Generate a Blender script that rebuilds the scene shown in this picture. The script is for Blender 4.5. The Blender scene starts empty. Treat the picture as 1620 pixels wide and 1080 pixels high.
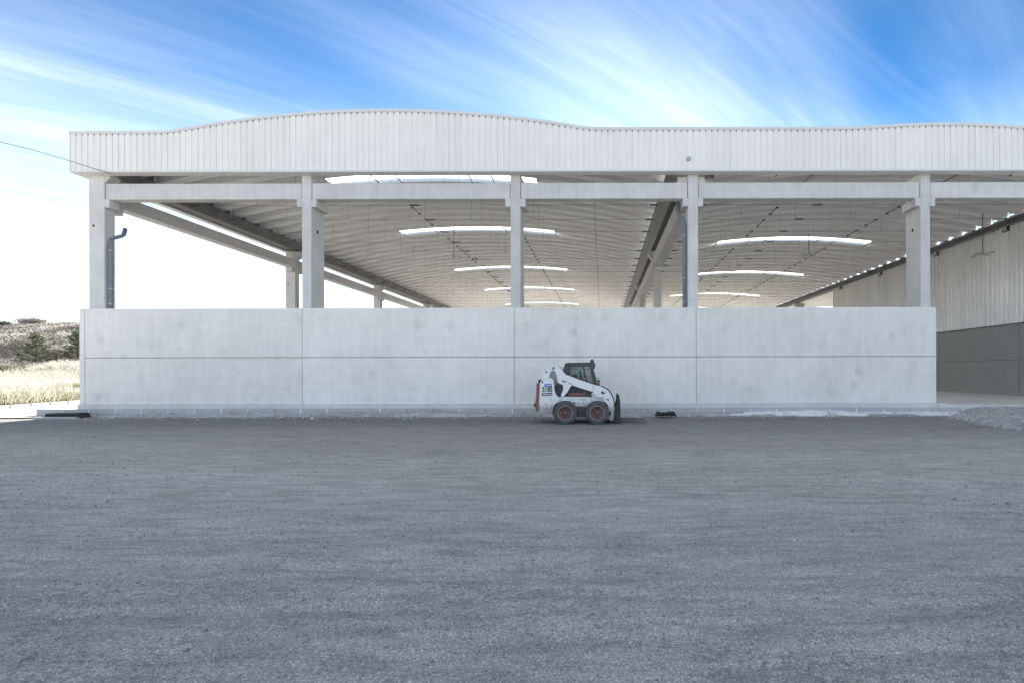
import bpy, math, random
import numpy as np
from mathutils import Vector, Matrix
random.seed(7); rng = np.random.default_rng(11)
R = math.radians
scene = bpy.context.scene
C = scene.collection

# ------------------------------------------------------------------ camera, sky, sun, exposure
F = 720.0                       # focal length in pixels of the 1620 px wide photograph
VPX, VPY = 953.0, 589.0         # where lines square to the facade meet
EYE = 1.61
cam_d = bpy.data.cameras.new('camera'); cam = bpy.data.objects.new('camera', cam_d); C.objects.link(cam)
cam_d.sensor_width = 36.0; cam_d.lens = 36.0 * F / 1620.0
cam_d.shift_x = -(VPX - 810) / 1620.0; cam_d.shift_y = (VPY - 540) / 1620.0
cam_d.clip_start = 0.05; cam_d.clip_end = 6000
cam.location = (0, 0, EYE); cam.rotation_euler = (R(90), 0.0018, 0)
scene.camera = cam

SUN_EL, SUN_AZ = R(26.0), R(-1.0)        # sun stands behind the building, hidden by its parapet
world = bpy.data.worlds.new('World'); scene.world = world; world.use_nodes = True
wn, wl = world.node_tree.nodes, world.node_tree.links
wn.clear()
def N(nt, typ, **kw):
    n = nt.nodes.new(typ)
    for k, v in kw.items():
        if k.startswith('i_'):
            key = k[2:]
            n.inputs[int(key) if key.isdigit() else key.replace('_', ' ')].default_value = v
        else: setattr(n, k, v)
    return n
def math_n(nt, op, a, b=None, clamp=False):
    n = nt.nodes.new('ShaderNodeMath'); n.operation = op; n.use_clamp = clamp
    for i, v in enumerate((a, b)):
        if v is None: continue
        if isinstance(v, (int, float)): n.inputs[i].default_value = v
        else: nt.links.new(v, n.inputs[i])
    return n.outputs[0]
def ramp_n(nt, fac, stops):
    n = nt.nodes.new('ShaderNodeValToRGB'); e = n.color_ramp.elements
    while len(e) < len(stops): e.new(0.5)
    for el, (p, c) in zip(e, stops):
        el.position = p; el.color = c if len(c) == 4 else (*c, 1)
    nt.links.new(fac, n.inputs[0]); return n.outputs[0]
def mix_n(nt, fac, a, b, blend='MIX'):
    n = nt.nodes.new('ShaderNodeMix'); n.data_type = 'RGBA'; n.blend_type = blend
    for sock, v in ((n.inputs[0], fac), (n.inputs[6], a), (n.inputs[7], b)):
        if isinstance(v, (int, float)): sock.default_value = v
        elif isinstance(v, tuple): sock.default_value = v if len(v) == 4 else (*v, 1)
        else: nt.links.new(v, sock)
    return n.outputs[2]
WT = world.node_tree
sky = N(WT, 'ShaderNodeTexSky', sky_type='NISHITA', sun_disc=False, sun_elevation=SUN_EL, sun_rotation=SUN_AZ,
        altitude=300.0, air_density=1.0, dust_density=0.16, ozone_density=2.5)
gam = N(WT, 'ShaderNodeGamma'); gam.inputs[1].default_value = 1.6
wl.new(sky.outputs[0], gam.inputs[0])
hs = N(WT, 'ShaderNodeHueSaturation'); hs.inputs['Hue'].default_value = 0.489; hs.inputs['Saturation'].default_value = 1.10; hs.inputs['Value'].default_value = 0.165
wl.new(gam.outputs[0], hs.inputs['Color'])
tc = N(WT, 'ShaderNodeTexCoord'); sp = N(WT, 'ShaderNodeSeparateXYZ'); wl.new(tc.outputs['Generated'], sp.inputs[0])
zz = math_n(WT, 'ADD', math_n(WT, 'MAXIMUM', sp.outputs[2], 0.0), 0.10)
u = math_n(WT, 'DIVIDE', sp.outputs[0], zz); v = math_n(WT, 'DIVIDE', sp.outputs[1], zz)
s_ax = math_n(WT, 'ADD', math_n(WT, 'MULTIPLY', u, 0.79), math_n(WT, 'MULTIPLY', v, 0.61))
t_ax = math_n(WT, 'ADD', math_n(WT, 'MULTIPLY', u, -0.61), math_n(WT, 'MULTIPLY', v, 0.79))
def cloud_noise(ss, ts, off, detail, dist, scale=1.0, rough=0.62):
    cb = N(WT, 'ShaderNodeCombineXYZ')
    wl.new(math_n(WT, 'MULTIPLY', s_ax, ss), cb.inputs[0]); wl.new(math_n(WT, 'MULTIPLY', t_ax, ts), cb.inputs[1])
    cb.inputs[2].default_value = off
    n = N(WT, 'ShaderNodeTexNoise'); n.inputs['Scale'].default_value = scale; n.inputs['Detail'].default_value = detail
    n.inputs['Distortion'].default_value = dist; n.inputs['Roughness'].default_value = rough
    wl.new(cb.outputs[0], n.inputs['Vector']); return n.outputs[0]
CLOUD_OFF = 0.0
streak = ramp_n(WT, cloud_noise(0.28, 2.1, CLOUD_OFF, 9, 0.7), [(0.32, (0, 0, 0)), (0.82, (1, 1, 1))])
cover = ramp_n(WT, cloud_noise(0.30, 0.55, CLOUD_OFF + 5.1, 3, 0.3), [(0.34, (0, 0, 0)), (0.64, (1, 1, 1))])
veil = math_n(WT, 'MULTIPLY', cover, 0.10)
fibre = ramp_n(WT, cloud_noise(1.1, 9.0, CLOUD_OFF + 2.3, 8, 1.2, 1.0, 0.7), [(0.34, (0.62,) * 3), (0.66, (1.14,) * 3)])      # fine ice fibres inside the streaks
wisp = ramp_n(WT, cloud_noise(0.55, 3.4, CLOUD_OFF + 8.4, 10, 0.9, 1.0, 0.66), [(0.52, (0, 0, 0)), (0.76, (1, 1, 1))])
st_f = math_n(WT, 'MULTIPLY', math_n(WT, 'MULTIPLY', streak, cover), fibre)
cl = math_n(WT, 'ADD', math_n(WT, 'ADD', math_n(WT, 'MULTIPLY', st_f, 0.86), math_n(WT, 'MULTIPLY', wisp, 0.07)), veil, clamp=True)
# thin cloud scatters forward: it is brighter towards the sun, as the sky behind it is
sky_l = N(WT, 'ShaderNodeRGBToBW'); wl.new(gam.outputs[0], sky_l.inputs[0])
cval = math_n(WT, 'ADD', math_n(WT, 'MULTIPLY', sky_l.outputs[0], 0.22), 4.2)
ccol = N(WT, 'ShaderNodeCombineColor')
for k, m in enumerate((0.98, 1.0, 1.03)): wl.new(math_n(WT, 'MULTIPLY', cval, m), ccol.inputs[k])
bg = N(WT, 'ShaderNodeBackground'); bg.inputs[1].default_value = 0.10
hz_w = math_n(WT, 'POWER', math_n(WT, 'SUBTRACT', 1.0, math_n(WT, 'DIVIDE', math_n(WT, 'MAXIMUM', sp.outputs[2], 0.0), 0.46), clamp=True), 1.2)   # whitish haze low over the horizon, all round
hzc = N(WT, 'ShaderNodeRGB'); hzc.outputs[0].default_value = (4.9, 5.7, 6.6, 1)
sky_cl = mix_n(WT, cl, hs.outputs[0], ccol.outputs[0])
wl.new(mix_n(WT, math_n(WT, 'MULTIPLY', hz_w, 0.85), sky_cl, hzc.outputs[0]), bg.inputs[0])
wo = N(WT, 'ShaderNodeOutputWorld'); wl.new(bg.outputs[0], wo.inputs[0])

sun_d = bpy.data.lights.new('sun', 'SUN'); sun_d.energy = 5.0; sun_d.angle = R(0.53); sun_d.color = (1.0, 0.95, 0.88)
sun = bpy.data.objects.new('sun', sun_d); C.objects.link(sun)
to_sun = Vector((math.sin(SUN_AZ) * math.cos(SUN_EL), math.cos(SUN_AZ) * math.cos(SUN_EL), math.sin(SUN_EL)))
sun.rotation_euler = to_sun.to_track_quat('Z', 'Y').to_euler(); sun.location = (0, 60, 60)

vs = scene.view_settings
vs.view_transform = 'Standard'; vs.look = 'None'; vs.gamma = 1.0; vs.exposure = 2.0; vs.use_curve_mapping = False
scene.render.engine = 'CYCLES'
cy = scene.cycles
cy.use_denoising = True; cy.max_bounces = 10; cy.diffuse_bounces = 6; cy.glossy_bounces = 4; cy.transparent_max_bounces = 12
cy.sample_clamp_indirect = 8.0; cy.caustics_reflective = False; cy.caustics_refractive = False

# ------------------------------------------------------------------ helpers
def at(px, py, D):
    """photo pixel -> world point at depth D (metres along Y)"""
    return Vector(((px - VPX) / F * D, D, EYE - (py - VPY) / F * D))

def mesh(name, verts, faces, smooth=False):
    me = bpy.data.meshes.new(name)
    me.from_pydata([tuple(p) for p in verts], [], [tuple(f) for f in faces]); me.update()
    if smooth:
        for p in me.polygons: p.use_smooth = True
    return me

class MB:
    def __init__(s): s.v = []; s.f = []
    def add(s, v, f):
        o = len(s.v); s.v += [tuple(p) for p in v]; s.f += [tuple(i + o for i in q) for q in f]; return s
    def box(s, x0, x1, y0, y1, z0, z1):
        v = [(x, y, z) for x in (x0, x1) for y in (y0, y1) for z in (z0, z1)]
        return s.add(v, [(0,1,3,2),(4,6,7,5),(0,4,5,1),(2,3,7,6),(0,2,6,4),(1,5,7,3)])
    def bbox(s, x0, x1, y0, y1, z0, z1, b=0.012):
        """box with chamfered edges"""
        xs, ys, zs = (x0, x1), (y0, y1), (z0, z1)
        v = []; idx = {}
        for i in (0, 1):
            for j in (0, 1):
                for k in (0, 1):
                    cx, cy_, cz = xs[i], ys[j], zs[k]
                    dx, dy, dz = (b if i == 0 else -b), (b if j == 0 else -b), (b if k == 0 else -b)
                    for ax, p in (('x', (cx, cy_ + dy, cz + dz)), ('y', (cx + dx, cy_, cz + dz)), ('z', (cx + dx, cy_ + dy, cz))):
                        idx[(i, j, k, ax)] = len(v); v.append(p)
        f = []
        for i in (0, 1): f.append([idx[(i, j, k, 'x')] for j, k in ((0,0),(1,0),(1,1),(0,1))])
        for j in (0, 1): f.append([idx[(i, j, k, 'y')] for i, k in ((0,0),(1,0),(1,1),(0,1))])
        for k in (0, 1): f.append([idx[(i, j, k, 'z')] for i, j in ((0,0),(1,0),(1,1),(0,1))])
        for i in (0, 1):
            for j in (0, 1): f.append([idx[(i,j,0,'x')], idx[(i,j,1,'x')], idx[(i,j,1,'y')], idx[(i,j,0,'y')]])
        for i in (0, 1):
            for k in (0, 1): f.append([idx[(i,0,k,'x')], idx[(i,1,k,'x')], idx[(i,1,k,'z')], idx[(i,0,k,'z')]])
        for j in (0, 1):
            for k in (0, 1): f.append([idx[(0,j,k,'y')], idx[(1,j,k,'y')], idx[(1,j,k,'z')], idx[(0,j,k,'z')]])
        for i in (0, 1):
            for j in (0, 1):
                for k in (0, 1): f.append([idx[(i,j,k,a)] for a in 'xyz'])
        return s.add(v, f)
    def prism(s, poly, y0, y1):
        """polygon of (x, z) extruded from y0 to y1"""
        n = len(poly)
        v = [(p[0], y0, p[1]) for p in poly] + [(p[0], y1, p[1]) for p in poly]
        f = [tuple(range(n)), tuple(range(2 * n - 1, n - 1, -1))] + [(i, (i + 1) % n, n + (i + 1) % n, n + i) for i in range(n)]
        return s.add(v, f)
    def tube(s, pts, r, seg=8, caps=True, r2=None):
        pts = [Vector(p) for p in pts]; n = len(pts); rings = []
        for i, p in enumerate(pts):
            d = (pts[min(i + 1, n - 1)] - pts[max(i - 1, 0)]).normalized()
            a = d.cross(Vector((0, 0, 1)))
            if a.length < 0.05: a = d.cross(Vector((1, 0, 0)))
            a.normalize(); b = d.cross(a).normalized()
            rr = r if r2 is None else r + (r2 - r) * i / (n - 1)
            rings.append([p + a * math.cos(t) * rr + b * math.sin(t) * rr for t in [2 * math.pi * k / seg for k in range(seg)]])
        v = [q for g in rings for q in g]; f = []
        for i in range(n - 1):
            for k in range(seg):
                f.append((i * seg + k, i * seg + (k + 1) % seg, (i + 1) * seg + (k + 1) % seg, (i + 1) * seg + k))
        if caps: f.append(tuple(range(seg - 1, -1, -1))); f.append(tuple(range((n - 1) * seg, n * seg)))
        return s.add(v, f)
    def lathe_y(s, prof, cx, cz, y_of, seg=32):
        """prof: list of (radius, y); axis along Y through (cx, cz)"""
        v = []; f = []; m = len(prof)
        for k in range(seg):
            t = 2 * math.pi * k / seg
            for r, y in prof: v.append((cx + r * math.cos(t), y_of + y, cz + r * math.sin(t)))
        for k in range(seg):
            k2 = (k + 1) % seg
            for i in range(m - 1): f.append((k * m + i, k2 * m + i, k2 * m + i + 1, k * m + i + 1))
        return s.add(v, f)
    def me(s, name, smooth=False): return mesh(name, s.v, s.f, smooth)

def link(name, me, mat, parent=None, loc=None, rot=None, label=None, cat=None, group=None, kind=None):
    o = bpy.data.objects.new(name, me); C.objects.link(o)
    if mat is not None and me is not None and len(me.materials) == 0: me.materials.append(mat)
    if parent is not None: o.parent = parent
    if loc is not None: o.location = loc
    if rot is not None: o.rotation_euler = rot
    if label: o['label'] = label
    if cat: o['category'] = cat
    if group: o['group'] = group
    if kind: o['kind'] = kind
    return o
def empty(name, loc, label, cat, group=None):
    o = bpy.data.objects.new(name, None); C.objects.link(o); o.location = loc; o.empty_display_size = 0.3
    o['label'] = label; o['category'] = cat
    if group: o['group'] = group
    return o
def bulk(name, verts, tris, mat, kind='stuff', label=None, cat=None, attr=None, parent=None):
    """big mesh from numpy arrays, optional per-vertex grey value 'tone'"""
    verts = np.asarray(verts, np.float32); tris = np.asarray(tris, np.int32)
    me = bpy.data.meshes.new(name)
    me.vertices.add(len(verts)); me.vertices.foreach_set('co', verts.ravel())
    k = tris.shape[1]
    me.loops.add(tris.size); me.loops.foreach_set('vertex_index', tris.ravel())
    me.polygons.add(len(tris)); me.polygons.foreach_set('loop_start', np.arange(0, tris.size, k, dtype=np.int32))
    me.update(calc_edges=True)
    if attr is not None:
        a = me.attributes.new('tone', 'FLOAT', 'POINT'); a.data.foreach_set('value', np.asarray(attr, np.float32))
    me.materials.append(mat)
    o = bpy.data.objects.new(name, me); C.objects.link(o)
    if kind: o['kind'] = kind
    if label: o['label'] = label
    if cat: o['category'] = cat
    if parent: o.parent = parent
    return o
_perm = rng.random((256, 256))
def vnoise(x, y):
    x = np.asarray(x, float); y = np.asarray(y, float)
    xi = np.floor(x).astype(int); yi = np.floor(y).astype(int); fx = x - xi; fy = y - yi
    fx = fx * fx * (3 - 2 * fx); fy = fy * fy * (3 - 2 * fy)
    g = lambda a, b: _perm[a & 255, b & 255]
    return (g(xi, yi) * (1 - fx) + g(xi + 1, yi) * fx) * (1 - fy) + (g(xi, yi + 1) * (1 - fx) + g(xi + 1, yi + 1) * fx) * fy
def fbm(x, y, o=4):
    t = 0; a = 0.5
    for k in range(o): t = t + a * vnoise(x * 2 ** k + 17.3 * k, y * 2 ** k + 5.1 * k); a *= 0.5
    return t - 0.5
def sstep(a, b, x): t = np.clip((x - a) / (b - a), 0, 1); return t * t * (3 - 2 * t)

# ------------------------------------------------------------------ materials
def new_mat(name):
    m = bpy.data.materials.new(name); m.use_nodes = True; nt = m.node_tree
    b = nt.nodes['Principled BSDF']; return m, nt, b
def noise_n(nt, vec, scale, detail=4, rough=0.6, dist=0.0):
    n = nt.nodes.new('ShaderNodeTexNoise'); n.inputs['Scale'].default_value = scale; n.inputs['Detail'].default_value = detail
    n.inputs['Roughness'].default_value = rough; n.inputs['Distortion'].default_value = dist
    nt.links.new(vec, n.inputs['Vector']); return n.outputs[0]
def coords(nt, scale=(1, 1, 1), world=True, offset_random=False):
    if world:
        src = nt.nodes.new('ShaderNodeNewGeometry').outputs['Position']
    else:
        src = nt.nodes.new('ShaderNodeTexCoord').outputs['Object']
    mp = nt.nodes.new('ShaderNodeMapping'); mp.inputs['Scale'].default_value = scale
    nt.links.new(src, mp.inputs['Vector']); return mp.outputs[0]
def bump_n(nt, b, h, strength, dist):
    n = nt.nodes.new('ShaderNodeBump'); n.inputs['Strength'].default_value = strength; n.inputs['Distance'].default_value = dist
    nt.links.new(h, n.inputs['Height']); nt.links.new(n.outputs[0], b.inputs['Normal']); return n
def simple(name, col, rough=0.6, metal=0.0, var=0.12, scale=6.0, bump=0.0, spec=0.4, per_object=0.0):
    m, nt, b = new_mat(name); v = coords(nt)
    n = noise_n(nt, v, scale, 5)
    lo = tuple(c * (1 - var) for c in col); hi = tuple(min(1, c * (1 + var)) for c in col)
    cc = ramp_n(nt, n, [(0.3, lo), (0.7, hi)])
    if per_object:
        oi = nt.nodes.new('ShaderNodeObjectInfo'); k = math_n(nt, 'ADD', 1.0 - per_object, math_n(nt, 'MULTIPLY', oi.outputs['Random'], 2 * per_object))
        run = noise_n(nt, coords(nt, (5.0, 5.0, 0.15)), 1.5, 4, 0.65)          # faint runs of dust
        cc = mix_n(nt, 1.0, mix_n(nt, 1.0, cc, k, 'MULTIPLY'), ramp_n(nt, run, [(0.35, (1.0,) * 3), (0.75, (0.90, 0.895, 0.88))]), 'MULTIPLY')
    nt.links.new(cc, b.inputs['Base Color'])
    b.inputs['Roughness'].default_value = rough; b.inputs['Metallic'].default_value = metal
    b.inputs['Specular IOR Level'].default_value = spec
    if bump: bump_n(nt, b, noise_n(nt, v, scale * 8, 4), bump, 0.01)
    return m
def concrete(name, col, blotch=0.10, streak=0.07, spots=0.25, rough=0.8, per_object=0.05, marks=0.0):
    m, nt, b = new_mat(name); v = coords(nt)
    big = noise_n(nt, v, 0.55, 5, 0.6, 0.6)
    mid = noise_n(nt, v, 2.6, 5, 0.6)
    fine = noise_n(nt, v, 38, 3)
    st = noise_n(nt, coords(nt, (3.2, 3.2, 0.22)), 2.2, 4, 0.65)          # vertical runs
    hz = noise_n(nt, coords(nt, (0.35, 0.35, 5.0)), 2.0, 3)               # faint casting lines
    sp_ = ramp_n(nt, noise_n(nt, coords(nt, (1.0, 1.0, 0.75)), 1.7, 2, 0.5, 0.3), [(0.60, (1, 1, 1)), (0.78, (1 - spots,) * 3)])
    f = math_n(nt, 'ADD', math_n(nt, 'MULTIPLY', math_n(nt, 'SUBTRACT', big, 0.5), blotch * 2.6), 1.0)
    f = math_n(nt, 'ADD', f, math_n(nt, 'MULTIPLY', math_n(nt, 'SUBTRACT', mid, 0.5), blotch * 1.2))
    f = math_n(nt, 'ADD', f, math_n(nt, 'MULTIPLY', math_n(nt, 'SUBTRACT', st, 0.5), streak * 2))
    f = math_n(nt, 'ADD', f, math_n(nt, 'MULTIPLY', math_n(nt, 'SUBTRACT', hz, 0.5), streak))
    f = math_n(nt, 'ADD', f, math_n(nt, 'MULTIPLY', math_n(nt, 'SUBTRACT', fine, 0.5), 0.06))
    oi = nt.nodes.new('ShaderNodeObjectInfo')
    f = math_n(nt, 'ADD', f, math_n(nt, 'MULTIPLY', math_n(nt, 'SUBTRACT', oi.outputs['Random'], 0.5), per_object * 2))
    c = mix_n(nt, 1.0, (*col, 1), f, 'MULTIPLY')
    c = mix_n(nt, 1.0, c, sp_, 'MULTIPLY')
    if marks:   # soft grey form marks, in loose groups
        vo = nt.nodes.new('ShaderNodeTexVoronoi'); vo.inputs['Scale'].default_value = 1.0
        nt.links.new(coords(nt, (1.15, 1.15, 1.0)), vo.inputs['Vector'])
        spot = ramp_n(nt, math_n(nt, 'ADD', vo.outputs['Distance'], math_n(nt, 'MULTIPLY', math_n(nt, 'SUBTRACT', mid, 0.5), 0.25)), [(0.03, (1,) * 3), (0.24, (0,) * 3)])
        gate = ramp_n(nt, noise_n(nt, coords(nt, (0.2, 0.2, 0.3)), 1.0, 2), [(0.42, (0,) * 3), (0.62, (1,) * 3)])
        c = mix_n(nt, math_n(nt, 'MULTIPLY', math_n(nt, 'MULTIPLY', spot, gate), marks), c, (0.25, 0.25, 0.255))
    nt.links.new(c, b.inputs['Base Color']); b.inputs['Roughness'].default_value = rough; b.inputs['Specular IOR Level'].default_value = 0.25
    bump_n(nt, b, math_n(nt, 'ADD', math_n(nt, 'MULTIPLY', mid, 0.7), math_n(nt, 'MULTIPLY', fine, 0.3)), 0.25, 0.012)
    return m
M = {}
M['panel'] = concrete('panel_concrete', (0.85, 0.81, 0.76), 0.11, 0.10, 0.12, per_object=0.05, marks=0.28)
M['column'] = concrete('column_concrete', (0.63, 0.61, 0.585), 0.17, 0.08, 0.14, per_object=0.07)
M['beam'] = concrete('beam_concrete', (0.66, 0.64, 0.615), 0.14, 0.15, 0.12)
M['dark_panel'] = concrete('dark_panel_concrete', (0.30, 0.295, 0.285), 0.12, 0.07, 0.08)
M['slab'] = concrete('slab_concrete', (0.65, 0.64, 0.62), 0.10, 0.0, 0.10)
M['lane'] = concrete('lane_concrete', (0.33, 0.315, 0.295), 0.08, 0.0, 0.08)
M['kerb'] = concrete('kerb_concrete', (0.47, 0.465, 0.46), 0.14, 0.05, 0.18)
M['mortar'] = simple('mortar', (0.80, 0.79, 0.77), 0.9, var=0.1, scale=20)
M['fascia'] = simple('white_sheet', (0.90, 0.865, 0.815), 0.45, per_object=0.022, var=0.025, scale=1.2, spec=0.4)
M['flashing'] = simple('white_flashing', (0.72, 0.715, 0.70), 0.45, var=0.03, scale=2.0)
M['gap_dark'] = simple('gap_shade', (0.30, 0.30, 0.30), 0.9)  # shade of the rib gaps under the cap, put into the colour
M['ceiling'] = simple('roof_sheet_paint', (0.86, 0.845, 0.82), 0.5, var=0.06, scale=0.8)
M['wallsheet'] = simple('wall_sheet_paint', (0.85, 0.84, 0.815), 0.45, per_object=0.03, var=0.06, scale=0.6)
M['gutter'] = simple('gutter_steel', (0.16, 0.155, 0.15), 0.5, metal=0.2, var=0.2, scale=2)
M['steel'] = simple('dark_steel', (0.09, 0.088, 0.085), 0.5, metal=0.3, var=0.2, scale=3)
M['rod'] = simple('tie_steel', (0.12, 0.115, 0.11), 0.5, metal=0.4, var=0.1)
M['galv'] = simple('galvanised', (0.45, 0.45, 0.44), 0.45, metal=0.6, var=0.1)
M['pipe'] = simple('blue_grey_pipe', (0.19, 0.21, 0.24), 0.4, var=0.10, scale=3)
M['clip'] = simple('pipe_clip', (0.62, 0.62, 0.62), 0.4, metal=0.5)
M['black'] = simple('black_plastic', (0.022, 0.023, 0.025), 0.6, var=0.25, scale=12)
M['hole'] = simple('hole_dark', (0.02, 0.02, 0.02), 0.9)
m, nt, b = new_mat('skylight_sheet')
tr = nt.nodes.new('ShaderNodeBsdfTranslucent'); tr.inputs[0].default_value = (0.96, 0.96, 0.94, 1)
nt.links.new(tr.outputs[0], nt.nodes['Material Output'].inputs[0]); M['skylight'] = m

def ground_mat(name, dark, light, dusty, band=(0.05, 0.55, 1), chips=1.0, scale=1.0, bump=0.8, zones=False):
    m, nt, b = new_mat(name); v = coords(nt)
    vb = coords(nt, (band[0], band[1], 1))
    big = noise_n(nt, vb, 1.0, 5, 0.6, 0.5)
    patch = noise_n(nt, coords(nt, (0.25, 0.5, 1)), 1.0, 5, 0.6, 0.4)
    mid = noise_n(nt, coords(nt, (1.1, 6.0, 2)), 1.2 * scale, 7, 0.7)
    fine = noise_n(nt, v, 85 * scale, 6, 0.75)
    vor = nt.nodes.new('ShaderNodeTexVoronoi'); vor.inputs['Scale'].default_value = 110 * scale; nt.links.new(v, vor.inputs['Vector'])
    vor2 = nt.nodes.new('ShaderNodeTexVoronoi'); vor2.inputs['Scale'].default_value = 30 * scale; nt.links.new(v, vor2.inputs['Vector'])
    g = math_n(nt, 'ADD', math_n(nt, 'MULTIPLY', big, 0.55), math_n(nt, 'MULTIPLY', patch, 0.45))
    c = ramp_n(nt, g, [(0.36, dark), (0.62, light)])
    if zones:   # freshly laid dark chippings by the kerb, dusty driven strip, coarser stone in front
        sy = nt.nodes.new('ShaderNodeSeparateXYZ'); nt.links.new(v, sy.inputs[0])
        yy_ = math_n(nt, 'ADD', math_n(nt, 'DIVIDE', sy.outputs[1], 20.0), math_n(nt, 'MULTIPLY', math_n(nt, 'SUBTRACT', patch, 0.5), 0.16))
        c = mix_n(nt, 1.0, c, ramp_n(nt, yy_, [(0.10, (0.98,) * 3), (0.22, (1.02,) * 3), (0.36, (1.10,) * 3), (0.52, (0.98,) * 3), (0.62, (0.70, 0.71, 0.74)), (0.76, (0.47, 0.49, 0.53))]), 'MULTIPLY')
    dmask = ramp_n(nt, mid, [(0.35, (0.72,) * 3), (0.55, (1.0,) * 3), (0.75, (1.16,) * 3)])
    c = mix_n(nt, 1.0, c, dmask, 'MULTIPLY')
    c = mix_n(nt, 1.0, c, ramp_n(nt, fine, [(0.28, (0.34,) * 3), (0.5, (0.98,) * 3), (0.74, (1.7,) * 3)]), 'MULTIPLY')
    clump = math_n(nt, 'MULTIPLY', ramp_n(nt, noise_n(nt, coords(nt, (1.0, 1.9, 1)), 16 * scale, 6, 0.72), [(0.50, (0,) * 3), (0.66, (1,) * 3)]),
                   ramp_n(nt, noise_n(nt, coords(nt, (0.45, 1.1, 1)), 1.0, 4, 0.6), [(0.42, (0.05,) * 3), (0.62, (1,) * 3)]))
    c = mix_n(nt, math_n(nt, 'MULTIPLY', clump, 0.42), c, (0.13, 0.125, 0.12))
    sepc = nt.nodes.new('ShaderNodeSeparateColor'); nt.links.new(vor.outputs['Color'], sepc.inputs[0])
    c = mix_n(nt, 1.0, c, ramp_n(nt, sepc.outputs[0], [(0.0, (0.72,) * 3), (0.85, (1.1,) * 3), (1.0, (1.5,) * 3)]), 'MULTIPLY')
    sep2 = nt.nodes.new('ShaderNodeSeparateColor'); nt.links.new(vor2.outputs['Color'], sep2.inputs[0])
    chip = math_n(nt, 'MULTIPLY', math_n(nt, 'GREATER_THAN', sep2.outputs[1], 0.985), math_n(nt, 'LESS_THAN', vor2.outputs['Distance'], 0.3))
    c = mix_n(nt, math_n(nt, 'MULTIPLY', chip, 0.8 * chips), c, dusty)
    nt.links.new(c, b.inputs['Base Color']); b.inputs['Roughness'].default_value = 0.85; b.inputs['Specular IOR Level'].default_value = 0.2
    h = math_n(nt, 'ADD', math_n(nt, 'MULTIPLY', fine, 0.5), math_n(nt, 'MULTIPLY', math_n(nt, 'SUBTRACT', 1.0, vor.outputs['Distance']), 0.35))
    h = math_n(nt, 'ADD', math_n(nt, 'SUBTRACT', h, math_n(nt, 'MULTIPLY', clump, 0.5)), math_n(nt, 'MULTIPLY', mid, 0.8))
    bump_n(nt, b, h, bump, 0.012)
    return m
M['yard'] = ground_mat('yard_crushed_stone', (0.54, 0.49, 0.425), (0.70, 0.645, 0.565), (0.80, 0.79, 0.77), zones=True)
M['gravel'] = ground_mat('loose_gravel_bed', (0.46, 0.445, 0.43), (0.66, 0.645, 0.62), (0.62, 0.62, 0.63), (0.4, 0.6, 1), 1.0, 0.6, 1.0)
M['soil'] = ground_mat('bank_rubble', (0.40, 0.385, 0.365), (0.65, 0.64, 0.62), (0.7, 0.7, 0.69), (0.7, 1.2, 1), 1.0, 0.6, 1.0)
M['terrain'] = ground_mat('dry_hillside', (0.22, 0.195, 0.16), (0.42, 0.385, 0.32), (0.4, 0.35, 0.25), (0.1, 0.15, 1), 0.0, 0.05, 0.6)
M['cement'] = simple('spilt_cement', (0.82, 0.80, 0.77), 0.9, var=0.12, scale=5, bump=0.6)
def tone_mat(name, stops, rough=0.8, trans=0.0):
    m, nt, b = new_mat(name); a = nt.nodes.new('ShaderNodeAttribute'); a.attribute_name = 'tone'
    c = ramp_n(nt, a.outputs['Fac'], stops); nt.links.new(c, b.inputs['Base Color']); b.inputs['Roughness'].default_value = rough
    b.inputs['Specular IOR Level'].default_value = 0.2
    if trans:
        t = nt.nodes.new('ShaderNodeBsdfTranslucent'); nt.links.new(c, t.inputs[0]); mx = nt.nodes.new('ShaderNodeMixShader'); mx.inputs[0].default_value = trans
        nt.links.new(b.outputs[0], mx.inputs[1]); nt.links.new(t.outputs[0], mx.inputs[2]); nt.links.new(mx.outputs[0], nt.nodes['Material Output'].inputs[0])
    return m
M['stone'] = tone_mat('loose_stone', [(0.0, (0.15, 0.145, 0.14)), (0.6, (0.42, 0.405, 0.385)), (0.92, (0.60, 0.585, 0.56)), (1.0, (0.85, 0.83, 0.80))])
M['pale_stone'] = tone_mat('pale_gravel_stone', [(0.0, (0.24, 0.235, 0.23)), (0.6, (0.56, 0.545, 0.52)), (1.0, (0.82, 0.80, 0.77))])
M['grass'] = tone_mat('dry_grass', [(0.0, (0.22, 0.22, 0.11)), (0.35, (0.48, 0.455, 0.36)), (1.0, (0.74, 0.71, 0.64))], 0.8, 0.4)
M['hillgrass'] = tone_mat('hill_grass', [(0.0, (0.30, 0.28, 0.235)), (1.0, (0.80, 0.755, 0.68))], 0.8, 0.3)
M['heath'] = tone_mat('heath', [(0.0, (0.10, 0.095, 0.08)), (1.0, (0.28, 0.255, 0.215))], 0.9, 0.25)
M['needle'] = tone_mat('pine_needles', [(0.0, (0.06, 0.075, 0.045)), (1.0, (0.17, 0.19, 0.11))], 0.7, 0.3)
M['leaf'] = tone_mat('shrub_leaf', [(0.0, (0.05, 0.065, 0.025)), (1.0, (0.19, 0.20, 0.08))], 0.7, 0.3)
M['twig'] = tone_mat('bare_twigs', [(0.0, (0.15, 0.13, 0.115)), (1.0, (0.36, 0.31, 0.27))], 0.9, 0.2)
M['bark'] = simple('bark', (0.10, 0.075, 0.055), 0.9, var=0.3, scale=20)

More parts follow.
